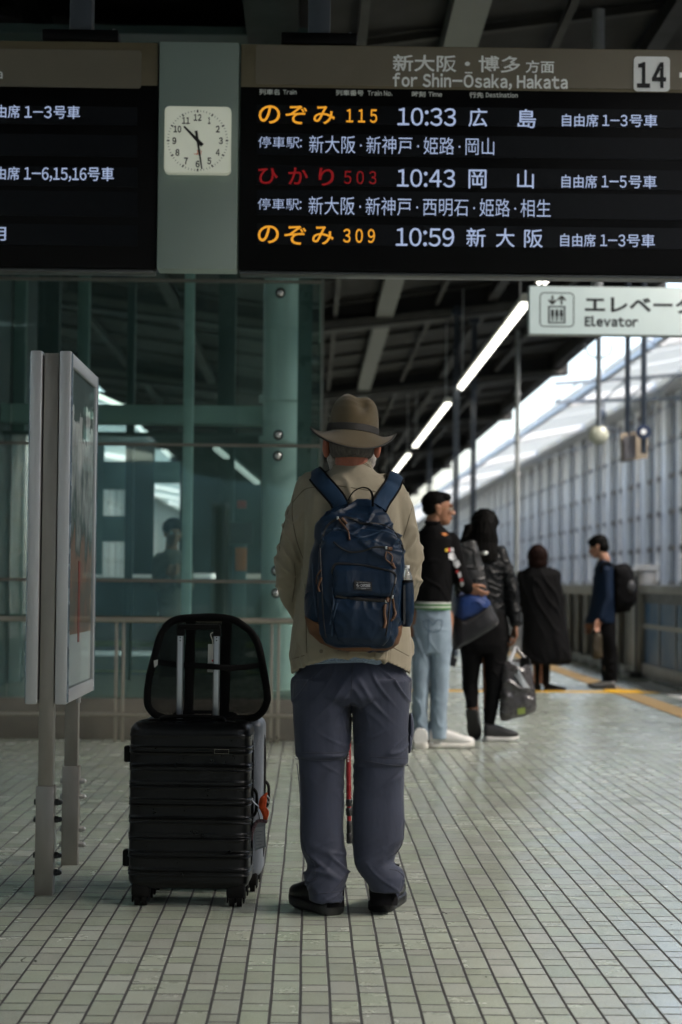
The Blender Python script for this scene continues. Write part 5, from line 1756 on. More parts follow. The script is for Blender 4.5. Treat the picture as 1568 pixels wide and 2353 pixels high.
# shoulder straps and haul loop
def strap(pts, halfw, th, m, name, u, par, edge=None):
    pp = smooth_poly(pts, 6)
    q = MB(); q.tube(pp, halfw, 14, flat=(u, th / halfw)); o = q.build(name, m, par, sharp=60)
    return o, pp
jhit = lambda x, y, o=.010: hit(jb, x, y, o, 6.4)
uL = Vector((.62, 0, .78)).cross(Vector((0, 1, 0)))
for pts, u, nm in (([P(785, 1166, 6.28), jhit(774, 1146), jhit(754, 1122), jhit(739, 1106), P(727, 1091, 6.40), P(720, 1086, 6.46), P(717, 1100, 6.55), P(722, 1160, 6.60)], Vector((.68, 0, .5)), 'L'),
                   ([P(871, 1166, 6.28), jhit(880, 1148), jhit(895, 1126), jhit(903, 1113), P(909, 1098, 6.40), P(912, 1092, 6.46), P(912, 1106, 6.55), P(905, 1160, 6.60)], Vector((.72, 0, -.5)), 'R')):
    o, pp = strap(pts, .0265, .007, nav_s, 'shoulder_strap', u, bp)
    for s in (-1, 1):
        q = MB(); T_ = []
        uu = u.normalized()
        for i, p in enumerate(pp):
            t = (pp[min(i + 1, len(pp) - 1)] - pp[max(i - 1, 0)]).normalized()
            uu = (uu - t * uu.dot(t)).normalized()
            T_.append(p + uu * .0265 * s)
        q.tube(T_, .0042, 8); q.build('strap_edge', bkb, o)
q = MB(); q.tube(smooth_poly([P(799, 1163, 6.24), P(803, 1144, 6.235), P(815, 1128, 6.235), P(832, 1120.5, 6.24), P(848, 1124, 6.245), P(856, 1138, 6.25), P(857, 1164, 6.25)], 6), .0085, 12, flat=((0, 1, 0), .25)); q.build('haul_loop', bkb, bp)
# mesh side pocket
q = MB(); q.loft([ring(P(935, y, 6.24).x, 6.245, P(935, y, 6.24).z, rx, ry, 24, 2.6) for y, rx, ry in ((1336, .021, .040), (1360, .024, .045), (1400, .025, .047), (1428, .020, .040), (1440, .012, .030))])
q.build('side_pocket', nav, bp)
q = MB(); q.loft([ring(P(934, y, 6.24).x, 6.245, P(935, y, 6.24).z, rx, ry, 24, 2.6) for y, rx, ry in ((1333, .0225, .042), (1339, .0225, .042))]); q.build('pocket_hem', bkb, bp)
q = MB(); q.prism([P(927, 1345, 6.197), P(932, 1345, 6.197), P(932, 1432, 6.2), P(927, 1437, 6.2)], (0, -.006, 0), (0, 0, 0)); q.build('pocket_mesh', M('mesh_grey', (.03, .035, .04), .7, var=.8, vs=500), bp)
bt = thing('water_bottle', 'clear plastic water bottle in the side pocket of the navy backpack', 'bottle', P(935, 1400, 6.24))
clear = M('bottle_plastic', (.8, .85, .88), .06, var=0, trans=.85, spec=.6)
c0 = P(935, 1400, 6.24)
zz = lambda y: P(935, y, 6.24).z - c0.z
q = MB(); q.lathe([(.0005, zz(1400)), (.019, zz(1399)), (.0195, zz(1345)), (.0185, zz(1335)), (.0195, zz(1328)), (.016, zz(1318)), (.010, zz(1311)), (.009, zz(1306)), (.0005, zz(1305))], c0 + Vector((-.002, 0, 0)), 24); q.build('bottle_body', clear, bt, sharp=60)
q = MB(); q.lathe([(.0005, zz(1306)), (.0105, zz(1306)), (.0105, zz(1299)), (.0005, zz(1298.5))], c0 + Vector((-.002, 0, 0)), 20); q.build('bottle_cap', M('cap_white', (.6, .62, .63), .35), bt)

# ------------------------------------------------------------------ luggage
shell_m = M('suitcase_black', (.003, .0035, .004), .34, var=.3, vs=20, bump=.4, bs=90, spec=.28)
rub = M('rubber_black', (.004, .004, .004), .65, var=.2, spec=.15)
grey_m = M('suitcase_grey', (.12, .14, .17), .4, var=.12, vs=10, bump=.3, bs=120)
alr = M('rail_aluminium', (.50, .52, .54), .34, .9, var=.03, vs=30, stretch=(4, 4, .3), rvar=.02)


def suitcase(name, label, cx, cy, z0, W, D, Hh, rzr, m, ribs, rail_m, rail_px, rail_y, grip_px):
    t = thing(name, label, 'suitcase', (cx, cy, 0))
    rot = Matrix.Rotation(rzr, 3, 'Z')
    T = lambda x, y, z: Vector((cx, cy, 0)) + rot @ Vector((x, y, z))
    rings_ = []
    nz = 150
    for i in range(nz + 1):
        z = Hh * i / nz
        e = .034
        d_ = min(z, Hh - z)
        sh_ = 0 if d_ > e else e - math.sqrt(max(0, e * e - (e - d_) ** 2))
        rb = 0
        if ribs and .04 < z < Hh - .035:
            ph = ((z - .03) / ribs) % 1
            for c_ in (.34, .5, .66): rb += .0042 * math.exp(-((ph - c_) / .045) ** 2)
            rb -= .0 * math.exp(-((ph - .5) / .04) ** 2)
        pts = []
        for k in range(72):
            x, y = sup(2 * math.pi * k / 72, 7)
            pts.append(T(x * (W / 2 - sh_ * .9 + rb), y * (D / 2 - sh_ * .9 + rb), z0 + z))
        rings_.append(pts)
    q = MB(); q.loft(rings_); body_ = q.build('shell', m, t, sharp=70)
    # zip band round the middle of the case
    for yy, r_ in ((.012, .005), (-.012, .005), (0, .006)):
        q = MB(); q.tube([T(sup(a, 7)[0] * (W / 2 + .0005), yy, z0 + Hh / 2 + sup(a, 7)[1] * (Hh / 2 + .0005)) for a in [2 * math.pi * k / 64 for k in range(64)]], r_, 8, closed=True)
        q.build('zip_band', rub, t)
    for sx in (-1, 1):
        for sy in (-1, 1):
            q = MB(); q.box(T(sx * (W / 2 - .045), sy * (D / 2 - .04), z0 - .003), (.062, .058, .05), rot, .010)
            hs_ = q.build('wheel_housing', rub, t)
            for o in (-.013, .013):
                q = MB(); q.tube([T(sx * (W / 2 - .045) + o - .008, sy * (D / 2 - .04), .0255), T(sx * (W / 2 - .045) + o + .008, sy * (D / 2 - .04), .0255)], .025, 20); q.build('wheel', rub, hs_)
            q = MB(); q.box(T(sx * (W / 2 - .045), sy * (D / 2 - .04), .04), (.008, .04, .05), rot, .003); q.box(T(sx * (W / 2 - .045) - .028, sy * (D / 2 - .04), .038), (.004, .034, .05), rot, .002); q.box(T(sx * (W / 2 - .045) + .028, sy * (D / 2 - .04), .038), (.004, .034, .05), rot, .002); q.build('wheel_fork', rub, hs_)
    for zf in (.17, .80):
        q = MB(); q.box(T(-W / 2 - .010, -.03, z0 + Hh * zf), (.028, .05, .055), rot, .006); q.build('side_foot', rub, t)
    q = MB(); q.tube(smooth_poly([T(-.11, -.02, z0 + Hh - .002), T(-.10, -.02, z0 + Hh + .012), T(0, -.02, z0 + Hh + .017), T(.10, -.02, z0 + Hh + .012), T(.11, -.02, z0 + Hh - .002)], 5), .012, 10, flat=((0, 1, 0), .55)); q.build('top_handle', rub, t)
    q = MB(); q.tube(smooth_poly([T(W / 2 - .002, 0, z0 + Hh * .42), T(W / 2 + .014, 0, z0 + Hh * .45), T(W / 2 + .016, 0, z0 + Hh * .56), T(W / 2 - .002, 0, z0 + Hh * .60)], 5), .009, 10, flat=((0, 1, 0), .6)); q.build('side_handle', rub, t)
    for px in rail_px:
        a, c = P(px, grip_px[1], rail_y), P(px, 1650, rail_y)
        q = MB(); q.box((a.x, rail_y, (a.z + z0 + Hh - .05) / 2), (.022, .012, a.z - z0 - Hh + .05), None, .002); ro = q.build('rail', rail_m, t)
        for s in (-.009, .009):
            q = MB(); q.box((a.x + s, rail_y - .0065, (a.z + z0 + Hh - .05) / 2), (.0022, .002, a.z - z0 - Hh + .03)); q.build('rail_groove', M('rail_groove_dark', (.12, .125, .13), .4, .6) if rail_m is alr else rub, ro)
        for dz in (-.015, -.025):
            q = MB(); q.lathe([(.0003, 0), (.0028, 0), (.0024, .0014), (.0003, .0016)], (a.x, rail_y - .006, a.z + dz), 10, Matrix.Rotation(math.pi / 2, 3, 'X')); q.build('rivet', M('rivet_dark', (.1, .1, .1), .4, .7), ro)
    g0, g1 = P(min(rail_px) - grip_px[2], 1500, rail_y), P(max(rail_px) + grip_px[2], 1500, rail_y)
    zt_, zb_ = P(450, grip_px[0], rail_y).z, P(450, grip_px[1] + 2, rail_y).z
    q = MB(); q.box(((g0.x + g1.x) / 2, rail_y, (zt_ + zb_) / 2 + .008), (g1.x - g0.x, .03, (zt_ - zb_) - .016), None, .007)
    for px in rail_px: q.box((P(px, 1500, rail_y).x, rail_y, zb_ + .008), (.027, .02, .03), None, .004)
    q.build('grip', rub, t)
    return t, T


sc_y = 6.62
w_ = P(577, 1850, 6.5).x - P(296, 1850, 6.5).x
cxs_ = (P(577, 1850, 6.5).x + P(296, 1850, 6.5).x) / 2
zb0 = P(430, 2046, 6.5).z; zt0 = P(430, 1662, 6.5).z
case, TC = suitcase('suitcase', 'black ribbed hard shell suitcase with raised silver handle rails', cxs_, sc_y, zb0, w_, .235, zt0 - zb0, -.045, shell_m, .0585, alr, (415, 498.5), 6.71, (1434, 1455, 8))
q = MB()
o = hit(bvh_of(*[c for c in case.children if c.name.startswith('shell')]), 510, 1727, .001, 6.5)
a, c = P(493.5, 1722, o.y), P(526, 1731.5, o.y)
for x0, z0_, x1, z1_ in ((a.x, a.z, c.x, a.z), (a.x, c.z, c.x, c.z), (a.x, a.z, a.x, c.z), (c.x, a.z, c.x, c.z)): q.bar((x0, o.y - .002, z0_), (x1, o.y - .002, z1_), .0012, .002, up=(0, 1, 0))
q.build('name_plate', M('plate_brass', (.25, .24, .2), .35, .8), case)
w2 = .43
case2, TC2 = suitcase('suitcase', 'grey hard shell suitcase standing behind the black ribbed one', P(609, 1800, 6.84).x - w2 / 2 - .004, 6.935, .05, w2, .22, P(560, 1650, 6.86).z - .05, -.05, grey_m, 0, rub, (438, 520), 6.87, (1410, 1436, 2))

# mesh back cushion resting on the cases
cu = thing('back_cushion', 'black mesh lumbar cushion frame resting on top of the suitcases', 'cushion', P(476, 1652, 6.78))
CYY = 6.78
CX = lambda cx, cy: (258.5 + .3173 * cx, 1378.5 + .3173 * cy)
outl = [(600, 128), (480, 138), (400, 180), (345, 270), (303, 420), (268, 560), (252, 720), (275, 795), (335, 842), (450, 862), (700, 866), (980, 862), (1075, 822), (1115, 750), (1122, 680), (1090, 480), (1058, 330), (1010, 240), (940, 180), (860, 138), (720, 122)]
ol = smooth_poly([Vector(CX(*p)) for p in outl] + [Vector(CX(*outl[0]))], 4)[:-1]
cyo = lambda p: CYY + .05 * (1 - ((p.x - 476) / 140) ** 2) * (1 - ((p.y - 1540) / 130) ** 2)
q = MB(); q.tube([P(p.x, p.y, CYY) for p in ol], .0135, 10, closed=True); q.build('frame', bkb, cu)


def mesh_fabric():
    m = bpy.data.materials.new('mesh_fabric'); m.use_nodes = True
    n = m.node_tree.nodes; L = m.node_tree.links; b_ = n['Principled BSDF']
    b_.inputs['Base Color'].default_value = (.004, .004, .0045, 1); b_.inputs['Roughness'].default_value = .7; b_.inputs['Specular IOR Level'].default_value = .1
    tc = n.new('ShaderNodeTexCoord'); v = n.new('ShaderNodeTexVoronoi'); v.inputs['Scale'].default_value = 260; v.inputs['Randomness'].default_value = .15
    mp = n.new('ShaderNodeMapping'); mp.inputs['Scale'].default_value = (1, 0, 1); L.new(tc.outputs['Object'], mp.inputs[0]); L.new(mp.outputs[0], v.inputs['Vector'])
    r_ = n.new('ShaderNodeMath'); r_.operation = 'GREATER_THAN'; r_.inputs[1].default_value = .24
    L.new(v.outputs['Distance'], r_.inputs[0]); L.new(r_.outputs[0], b_.inputs['Alpha'])
    return m


q = MB(); c0 = Vector((476, 1545))
loops = []
for f_ in (1.0, .85, .7, .5, .3, .1):
    loops.append([P(c0.x + (p.x - c0.x) * f_, c0.y + (p.y - c0.y) * f_, CYY + .045 * (1 - f_ ** 2)) for p in ol])
n_ = len(ol)
vs = [p for l in loops for p in l] + [P(c0.x, c0.y, CYY + .045)]
fs = [[i * n_ + k, i * n_ + (k + 1) % n_, (i + 1) * n_ + (k + 1) % n_, (i + 1) * n_ + k] for i in range(5) for k in range(n_)] + [[5 * n_ + k, 5 * n_ + (k + 1) % n_, 6 * n_] for k in range(n_)]
q.add(vs, fs); q.build('mesh_sheet', mesh_fabric(), cu)
q = MB(); q.tube(smooth_poly([P(*CX(318, 450), CYY - .005), P(*CX(470, 470), CYY - .03), P(*CX(700, 482), 6.695), P(*CX(900, 492), CYY - .04), P(*CX(1075, 470), CYY - .005)], 5), .010, 10, flat=((0, 0, 1), .2)); q.build('elastic_strap', bkb, cu)
for x in (560, 820):
    q = MB(); q.tube([P(*CX(x + 10, 140), CYY + .02), P(*CX(x, 500), CYY + .045), P(*CX(x - 10, 850), CYY + .02)], .017, 10, flat=((1, 0, 0), .35)); q.build('stiffener', bkb, cu)
q = MB(); q.prism([P(*CX(*p), CYY - .014) for p in ((300, 440), (330, 432), (328, 470), (305, 492))], (0, -.001, 0), (0, .001, 0)); q.build('sewn_label', M('label_white', (.5, .5, .48), .7), cu)
# tags
tg = thing('price_tag', 'white card tag hanging on a string between the silver handle rails', 'tag', P(*CX(712, 520), 6.735))
q = MB(); q.prism([P(*CX(*p), 6.735) for p in ((694, 320), (734, 320), (734, 455), (692, 455))], (0, -.0008, 0), (0, .0008, 0)); q.build('card', M('label_white', (.5, .5, .48), .7), tg)
q = MB(); q.prism([P(*CX(*p), 6.736) for p in ((690, 455), (732, 455), (728, 525), (688, 522))], (0, -.0008, 0), (0, .0008, 0)); q.build('card_lower', M('label_grey', (.25, .25, .25), .7), tg)
q = MB(); q.tube(smooth_poly([P(*CX(728, 335), 6.732), P(*CX(724, 290), 6.73), P(*CX(712, 250), 6.735), P(*CX(735, 232), 6.74)], 5), .0016, 6); q.build('string', M('string_white', (.5, .5, .46), .8), tg)
q = MB(); q.lathe([(.0003, 0), (.004, 0), (.004, .0006), (.0003, .0006)], P(*CX(728, 440), 6.7335), 12, Matrix.Rotation(math.pi / 2, 3, 'X')); q.build('tag_mark', M('tag_red', (.4, .02, .03), .5), tg)
TY = 6.60
pc = thing('luggage_charm', 'orange ribbon charm with a silver clip on the side of the black suitcase', 'luggage charm', P(*CX(1100, 1590), TY))
orm = cloth_mat('charm_orange', (.58, .07, .012), .12, 500, .6, .3)
q = MB()
q.limb([P(*CX(*p), TY + dy) for p, dy in (((1118, 1402), 0), ((1095, 1440), -.004), ((1086, 1490), -.006), ((1085, 1530), 0))], [.004, .013, .014, .005], 12)
q.limb([P(*CX(*p), TY + dy) for p, dy in (((1085, 1500), -.004), ((1105, 1530), -.006), ((1112, 1560), -.006), ((1105, 1592), 0))], [.010, .014, .011, .007], 12)
me = remeshed(q, .003, 2); displace(me, lambda c, n: .002 * fold(c, 60, 60, 40, 2)); part(me, 'ribbon', orm, pc)
q = MB(); q.tube(smooth_poly([P(*CX(*p), TY - .012) for p in ((1010, 1445), (1030, 1470), (1060, 1495), (1078, 1508))], 4), .0022, 8); q.ell(P(*CX(1010, 1443), TY - .012), .005)
q.tube(smooth_poly([P(*CX(*p), TY - .006) for p in ((1122, 1415), (1140, 1445), (1130, 1470), (1120, 1445))], 4), .0022, 8); q.build('clip', cl_s, pc)
q = MB(); q.tube(smooth_poly([P(*CX(*p), TY - .01) for p in ((1000, 1740), (1010, 1690), (1028, 1640), (1050, 1605), (1085, 1600), (1122, 1608))], 4), .006, 8); q.build('cord', M('cord_patterned', (.12, .07, .08), .8, var=.8, vs=150), pc)
lt = thing('luggage_tag', 'white address tag dangling below the orange charm on the suitcase', 'luggage tag', P(*CX(1070, 1815), TY + .01))
q = MB(); q.prism([P(*CX(*p), TY + .01) for p in ((1030, 1640), (1060, 1600), (1106, 1612), (1113, 1790), (1030, 1815))], (0, -.0015, 0), (0, .0015, 0)); q.build('tag_sleeve', M('tag_sleeve_grey', (.22, .24, .26), .3, var=.1), lt)
q = MB(); q.prism([P(*CX(*p), TY + .008) for p in ((1036, 1650), (1098, 1640), (1098, 1780), (1036, 1800))], (0, -.001, 0), (0, .001, 0)); q.build('address_card', M('card_pale', (.36, .38, .40), .6, var=.12, vs=60), lt)
q = MB()
for k in range(5): q.bar(P(*CX(1042, 1680 + 24 * k), TY + .0065), P(*CX(1088 - 8 * (k % 3), 1676 + 24 * k), TY + .0065), .0012, .0006, up=(0, 1, 0))
q.build('handwriting', M('ink_grey', (.1, .1, .12), .7), lt)
q = MB(); q.tube(smooth_poly([P(*CX(1068, 1612), TY + .006), P(*CX(1062, 1560), TY), P(*CX(1050, 1520), TY - .006)], 4), .0016, 6); q.build('strap', bkb, lt)
# ------------------------------------------------------------------ the other people on the platform
def cloth(parent, name, mb, m, vox=.010, amp=.006, sm_=3, sc=(10, 10, 5), seed=0):
    me = remeshed(mb, vox, sm_)
    if amp: displace(me, lambda c, n: amp * .5 * fold(c, *sc, seed) + amp * 1.3 * crease(Vector((c.x + .4 * c.z, c.y, c.z)), sc[0] * 1.1, sc[1] * 1.1, sc[2] * 1.2, seed + 5))
    return part(me, name, m, parent)


def ringsat(Y, tab, p=2.3, n=32):
    """tab rows: (picture y, left x, right x, half depth, forward offset)"""
    return [pxring(t[0], t[1], t[2], Y + (t[4] if len(t) > 4 else 0), t[3], n, p) for t in tab]


blackc = cloth_mat('cloth_black', (.004, .004, .0045), .3, 500, .85, .4, spec=.1, sheen=0)
hairb = M('hair_black', (.0035, .0033, .003), .65, var=.4, vs=60, bump=.8, bs=200, stretch=(1, 1, .12), spec=.07)
specm = M('spectacle_gold', (.35, .27, .12), .3, .8)
iris = MC['iris_dark']
# --- person in jeans
Y2 = 12.85
p2 = thing('person', 'person in black patched jacket and pale jeans looking to the right, holding a blue bag', 'person', G(995, 1716))
b = MB()
h2 = P(1007, 1171, Y2)
T2 = head(b, h2, Vector((.99, .08, -.02)), s=1.0)
b.limb([P(996, 1215, Y2), P(996, 1300, Y2), P(992, 1420, Y2)], [.06, .10, .10], 16)
aL = [(968, 1240, Y2), (948, 1320, Y2 + .02), (938, 1385, Y2 + .12)]
aR = [(1036, 1244, Y2), (1058, 1328, Y2 - .02), (1074, 1351, Y2 + .04)]
b.limb([P(*q_) for q_ in aL], [.045, .036, .028], 12); b.limb([P(*q_) for q_ in aR], [.045, .036, .026], 12)
hand(b, P(1073, 1349, Y2 + .04), Vector((.8, .1, -.45)), Vector((.35, -.5, .6)), .7, 1.0)
hand(b, P(938, 1388, Y2 + .13), Vector((.3, .6, -.5)), Vector((0, .6, .6)), .7)
b.limb([P(968, 1420, Y2), P(967, 1550, Y2), P(968, 1690, Y2)], [.085, .055, .04], 14)
b.limb([P(1014, 1420, Y2), P(1013, 1550, Y2), P(1008, 1690, Y2)], [.085, .055, .04], 14)
part(remeshed(b, .006, 2), 'body', skin_brown if False else M('skin_tan', (.30, .145, .085), .5, var=.12, vs=25, spec=.35), p2)
eyes(T2, p2, iris)
q = MB()
hair_cap(q, T2, [(0, -.022, .052, .0775, .0925, .076), (0, -.042, .012, .0765, .066, .062), (.0, .038, .082, .062, .048, .034)])
cloth(p2, 'hair', q, hairb, .0055, .005, 1, (45, 45, 45))
q = MB()
for s in (-1, 1):
    q.tube([T2(s * .033 + .024 * math.cos(a), .098 - .006 * abs(math.cos(a)), .002 + .02 * math.sin(a)) for a in [k * math.pi / 8 for k in range(16)]], .0010, 6, closed=True)
    q.tube([T2(s * .057, .092, .004), T2(s * .078, -.0, .006)], .0016, 6)
q.tube([T2(-.010, .1, .006), T2(.010, .1, .006)], .0016, 6)
q.build('spectacles', specm, p2)
j2 = MB()
j2.loft(ringsat(Y2, [(1196, 982, 1012, .062), (1206, 978, 1016, .075), (1218, 968, 1028, .10), (1240, 958, 1041, .125), (1300, 957, 1040, .135), (1350, 955, 1040, .14), (1384, 953, 1037, .145)]))
j2.limb([P(*q_) for q_ in aL], [.062, .056, .046], 14); j2.limb([P(*q_) for q_ in aR], [.064, .058, .044], 14)
jo = cloth(p2, 'jacket', j2, blackc, .008, .008, 3)
b2 = bvh_of(jo)
q = MB(); q.tube([P(978, 1199, Y2 - .05), P(990, 1203, Y2 - .075), P(1003, 1203, Y2 - .07), P(1014, 1198, Y2 - .02)], .012, 8); q.build('collar', blackc, p2)
# striped hem band
for i, (dy, m_) in enumerate(((0, 'band_white'), (5, 'band_green'), (9.5, 'band_white'), (13, 'band_green'))):
    mm = M('band_white', (.5, .52, .5), .8) if m_ == 'band_white' else M('band_green', (.04, .17, .03), .8)
    q = MB(); q.loft(ringsat(Y2, [(1383 + dy, 953 - (i > 1), 1037, .15), (1383 + dy + 4.4, 953 - (i > 1), 1036.5, .15)])); q.build('hem_band', mm, p2)
pw = M('patch_white', (.55, .56, .58), .7, var=.1); pr_ = M('patch_red', (.45, .03, .03), .7); pyel = M('patch_yellow', (.6, .42, .03), .7); por = M('patch_orange', (.55, .17, .02), .7)
PX4 = lambda X, Y: (919 + .2806 * X, 1091.3 + .2807 * Y)
for pl, m_ in (([(372, 605), (392, 600), (395, 628), (374, 630)], pyel), ([(394, 600), (414, 598), (416, 626), (396, 628)], pr_), ([(418, 597), (440, 598), (444, 625), (420, 628)], pw),
               ([(398, 645), (440, 632), (468, 690), (440, 702), (405, 690)], pw), ([(436, 712), (480, 695), (496, 735), (470, 765), (440, 745)], pw), ([(458, 785), (478, 778), (482, 800), (462, 808)], pr_),
               ([(476, 800), (500, 795), (506, 835), (484, 842)], pw), ([(490, 850), (516, 848), (520, 870), (494, 874)], pr_), ([(496, 878), (522, 874), (526, 900), (502, 918)], pw),
               ([(338, 478), (372, 474), (400, 492), (366, 498)], por)):
    q = MB(); q.prism([hit(b2, *PX4(*p_), .006, Y2 - .1) for p_ in pl], (0, -.004, 0), (0, .01, 0)); q.build('sleeve_patch', m_, jo)
den = cloth_mat('denim_pale', (.20, .262, .32), .25, 500, .85, .5, .25, 9)
t2 = MB()
t2.loft(ringsat(Y2, [(1375, 958, 1034, .12), (1420, 951, 1037, .135), (1460, 948, 1038, .135), (1500, 949, 1036, .12)], 2.5))
t2.loft(ringsat(Y2, [(1470, 947, 986, .115), (1520, 946, 985, .105), (1580, 948, 984, .095), (1640, 950, 983, .09), (1676, 949, 985, .088), (1700, 951, 985, .086)], 2.4))
t2.loft(ringsat(Y2, [(1470, 985, 1037, .115), (1520, 988, 1034, .105), (1580, 990, 1031, .098), (1640, 989, 1027, .092), (1674, 988, 1029, .090), (1697, 989, 1028, .090)], 2.4))
to = cloth(p2, 'jeans', t2, den, .008, .010, 2, (9, 9, 6), 4)
b3 = bvh_of(to)
for pl in ([(190, 1195), (215, 1260), (270, 1285), (330, 1270), (350, 1190)], [(195, 1200), (235, 1185), (272, 1225), (310, 1185), (348, 1195)], [(235, 1180), (238, 1300), (235, 1440)]):
    seam('stitching', [PX4(*p_) for p_ in pl], b3, .003, M('denim_stitch', (.07, .11, .16), .8), to)
wsh = M('shoe_white', (.58, .58, .56), .5, var=.08, vs=20); wso = M('sole_white', (.55, .54, .5), .55)
shoe(p2, Vector((P(966, 1700, 12.75).x, 12.715, 0)), (.05, 1), .28, .115, .14, wsh, wso, sole_h=.04)
shoe(p2, Vector((P(985, 1700, 12.84).x, 12.84, 0)), (.98, .02), .31, .11, .14, wsh, wso, sole_h=.04, lace=M('lace_white', (.6, .6, .58), .7))

# blue duffel bag at the hip
du = thing('duffel_bag', 'blue and black duffel bag held at the hip of the person in jeans', 'bag', P(1090, 1490, Y2 + .2))
bl = cloth_mat('duffel_blue', (.006, .028, .125), .2, 500, .6, .4, .3, 8)
bk_ = cloth_mat('duffel_black', (.008, .009, .012), .2, 500, .7, .4, .3, 8)
def slab(pts, Y, th, n=6):
    """puffed bag body: outline in picture px, thick in the middle"""
    ol_ = smooth_poly([Vector(p_) for p_ in pts] + [Vector(pts[0])], 5)[:-1]
    c_ = sum(ol_, Vector((0, 0))) / len(ol_)
    q = MB(); lp = []
    for sgn, seq in ((-1, range(n, -1, -1)), (1, range(0, n + 1))):
        for i in seq:
            f_ = 1 - (1 - math.cos(i / n * math.pi / 2)) * .98 if False else math.sqrt(max(0.0004, 1 - (1 - i / n) ** 2)) if False else math.cos((1 - i / n) * 0) 
    rows = []
    for i in range(-n, n + 1):
        a = i / n * math.pi / 2 * .985
        rows.append([P(c_.x + (p_.x - c_.x) * math.cos(a) ** .45, c_.y + (p_.y - c_.y) * math.cos(a) ** .45, Y + th * math.sin(a)) for p_ in ol_])
    q.loft(rows)
    return q
Yd = Y2 + .16
upper = slab([PX4(*p_) for p_ in ((470, 990), (540, 962), (620, 962), (690, 1000), (735, 1060), (700, 1110), (620, 1160), (500, 1210), (450, 1150))], Yd, .14)
lower = slab([PX4(*p_) for p_ in ((432, 1140), (500, 1200), (640, 1140), (740, 1065), (775, 1120), (812, 1205), (740, 1270), (620, 1345), (520, 1400), (450, 1432), (430, 1300))], Yd + .0, .13)
cloth(du, 'lower_panel', lower, bk_, .008, .008, 2, (9, 9, 9), 2)
cloth(du, 'upper_panel', upper, bl, .008, .010, 2, (9, 9, 9), 6)
q = MB(); q.tube(smooth_poly([P(*PX4(470, 1000), Yd - .08), P(*PX4(520, 930), Yd - .1), P(*PX4(590, 930), Yd - .1), P(*PX4(650, 990), Yd - .1)], 5), .014, 8, flat=((0, 1, 0), .4)); q.build('handle', bkb, du)
q = MB(); q.tube([P(*PX4(440, 1420), Yd - .02), P(*PX4(440, 1500), Yd - .02)], .008, 8); q.box(P(*PX4(433, 1530), Yd - .02), (.05, .012, .06), Matrix.Rotation(.3, 3, 'Y'), .004); q.build('loose_strap', bk_, du)

# --- long haired woman
Y3 = 13.45
p3 = thing('person', 'person with long black hair in a black leather jacket, walking with a carrier bag', 'person', G(1118, 1694))
b = MB()
h3 = P(1114, 1214, Y3)
T3 = head(b, h3, Vector((.15, 1, -.05)), s=.97)
b.limb([P(1112, 1262, Y3), P(1112, 1330, Y3), P(1110, 1430, Y3)], [.06, .095, .105], 16)
a3L = [(1072, 1280, Y3), (1060, 1350, Y3), (1070, 1410, Y3 + .1)]
a3R = [(1148, 1274, Y3), (1174, 1345, Y3 - .02), (1184, 1428, Y3 - .06)]
b.limb([P(*q_) for q_ in a3L], [.042, .034, .026], 12); b.limb([P(*q_) for q_ in a3R], [.042, .034, .026], 12)
hand(b, P(1184, 1434, Y3 - .06), Vector((.06, 0, -1)), Vector((-.1, 1, 0)), .95, 1.08)
hand(b, P(1072, 1414, Y3 + .1), Vector((.2, .3, -1)), Vector((0, 1, .2)), .6)
b.limb([P(1088, 1430, Y3), P(1080, 1535, Y3 + .06), P(1088, 1630, Y3 - .02)], [.09, .06, .036], 14)
b.limb([P(1135, 1430, Y3), P(1128, 1545, Y3), P(1125, 1672, Y3)], [.09, .06, .036], 14)
part(remeshed(b, .006, 2), 'body', skin_brown, p3)
eyes(T3, p3, iris)
q = MB()
q.ell(T3(0, -.016, .04), (.095, .108, .10), None, 24, 16)
q.loft(ringsat(Y3 - .04, [(1186, 1098, 1128, .07), (1200, 1084, 1139, .10), (1225, 1078, 1142, .115), (1248, 1070, 1144, .11), (1272, 1076, 1146, .085, -.03), (1290, 1090, 1142, .05, -.06)], 2.1))
q.limb([P(1078, 1215, Y3 - .08), P(1064, 1243, Y3 - .1)], [.035, .02], 10)
cloth(p3, 'hair', q, hairb, .006, .008, 2, (34, 34, 4))
leaj = M('jacket_leather_black', (.006, .007, .008), .48, var=.3, vs=14, bump=.5, bs=60, spec=.2)
q = MB()
q.loft(ringsat(Y3, [(1254, 1098, 1128, .06), (1264, 1080, 1142, .09), (1280, 1066, 1153, .115), (1330, 1066, 1155, .125), (1380, 1064, 1158, .13), (1412, 1060, 1164, .135)]))
q.limb([P(*q_) for q_ in a3L], [.058, .052, .044], 14); q.limb([P(*q_) for q_ in a3R], [.060, .055, .046], 14)
cloth(p3, 'jacket', q, leaj, .008, .010, 2, (12, 12, 14), 3)
q = MB()
q.loft(ringsat(Y3, [(1400, 1062, 1164, .12), (1440, 1054, 1170, .145), (1480, 1056, 1170, .14), (1500, 1064, 1164, .12)], 2.4))
q.loft(ringsat(Y3, [(1470, 1054, 1112, .125), (1520, 1060, 1106, .11, .03), (1570, 1063, 1100, .085, .05), (1612, 1070, 1098, .06, .0), (1626, 1072, 1097, .05, -.02)], 2.3))
q.loft(ringsat(Y3, [(1470, 1108, 1170, .125), (1530, 1112, 1162, .105), (1590, 1114, 1152, .085), (1640, 1112, 1142, .065), (1664, 1112, 1136, .055)], 2.3))
cloth(p3, 'trousers', q, blackc, .008, .008, 2, (9, 9, 7), 8)
sneak = M('sneaker_black', (.012, .012, .013), .5, var=.2); snw = M('sneaker_white', (.52, .52, .5), .5, var=.08)
sh1 = shoe(p3, Vector((P(1113, 1690, 13.42).x, 13.42, 0)), (.85, .15), .25, .10, .13, sneak, snw, sole_h=.034)
for xx in (.3, .6):
    pass
hp_ = P(1082, 1632, Y3 - .06)
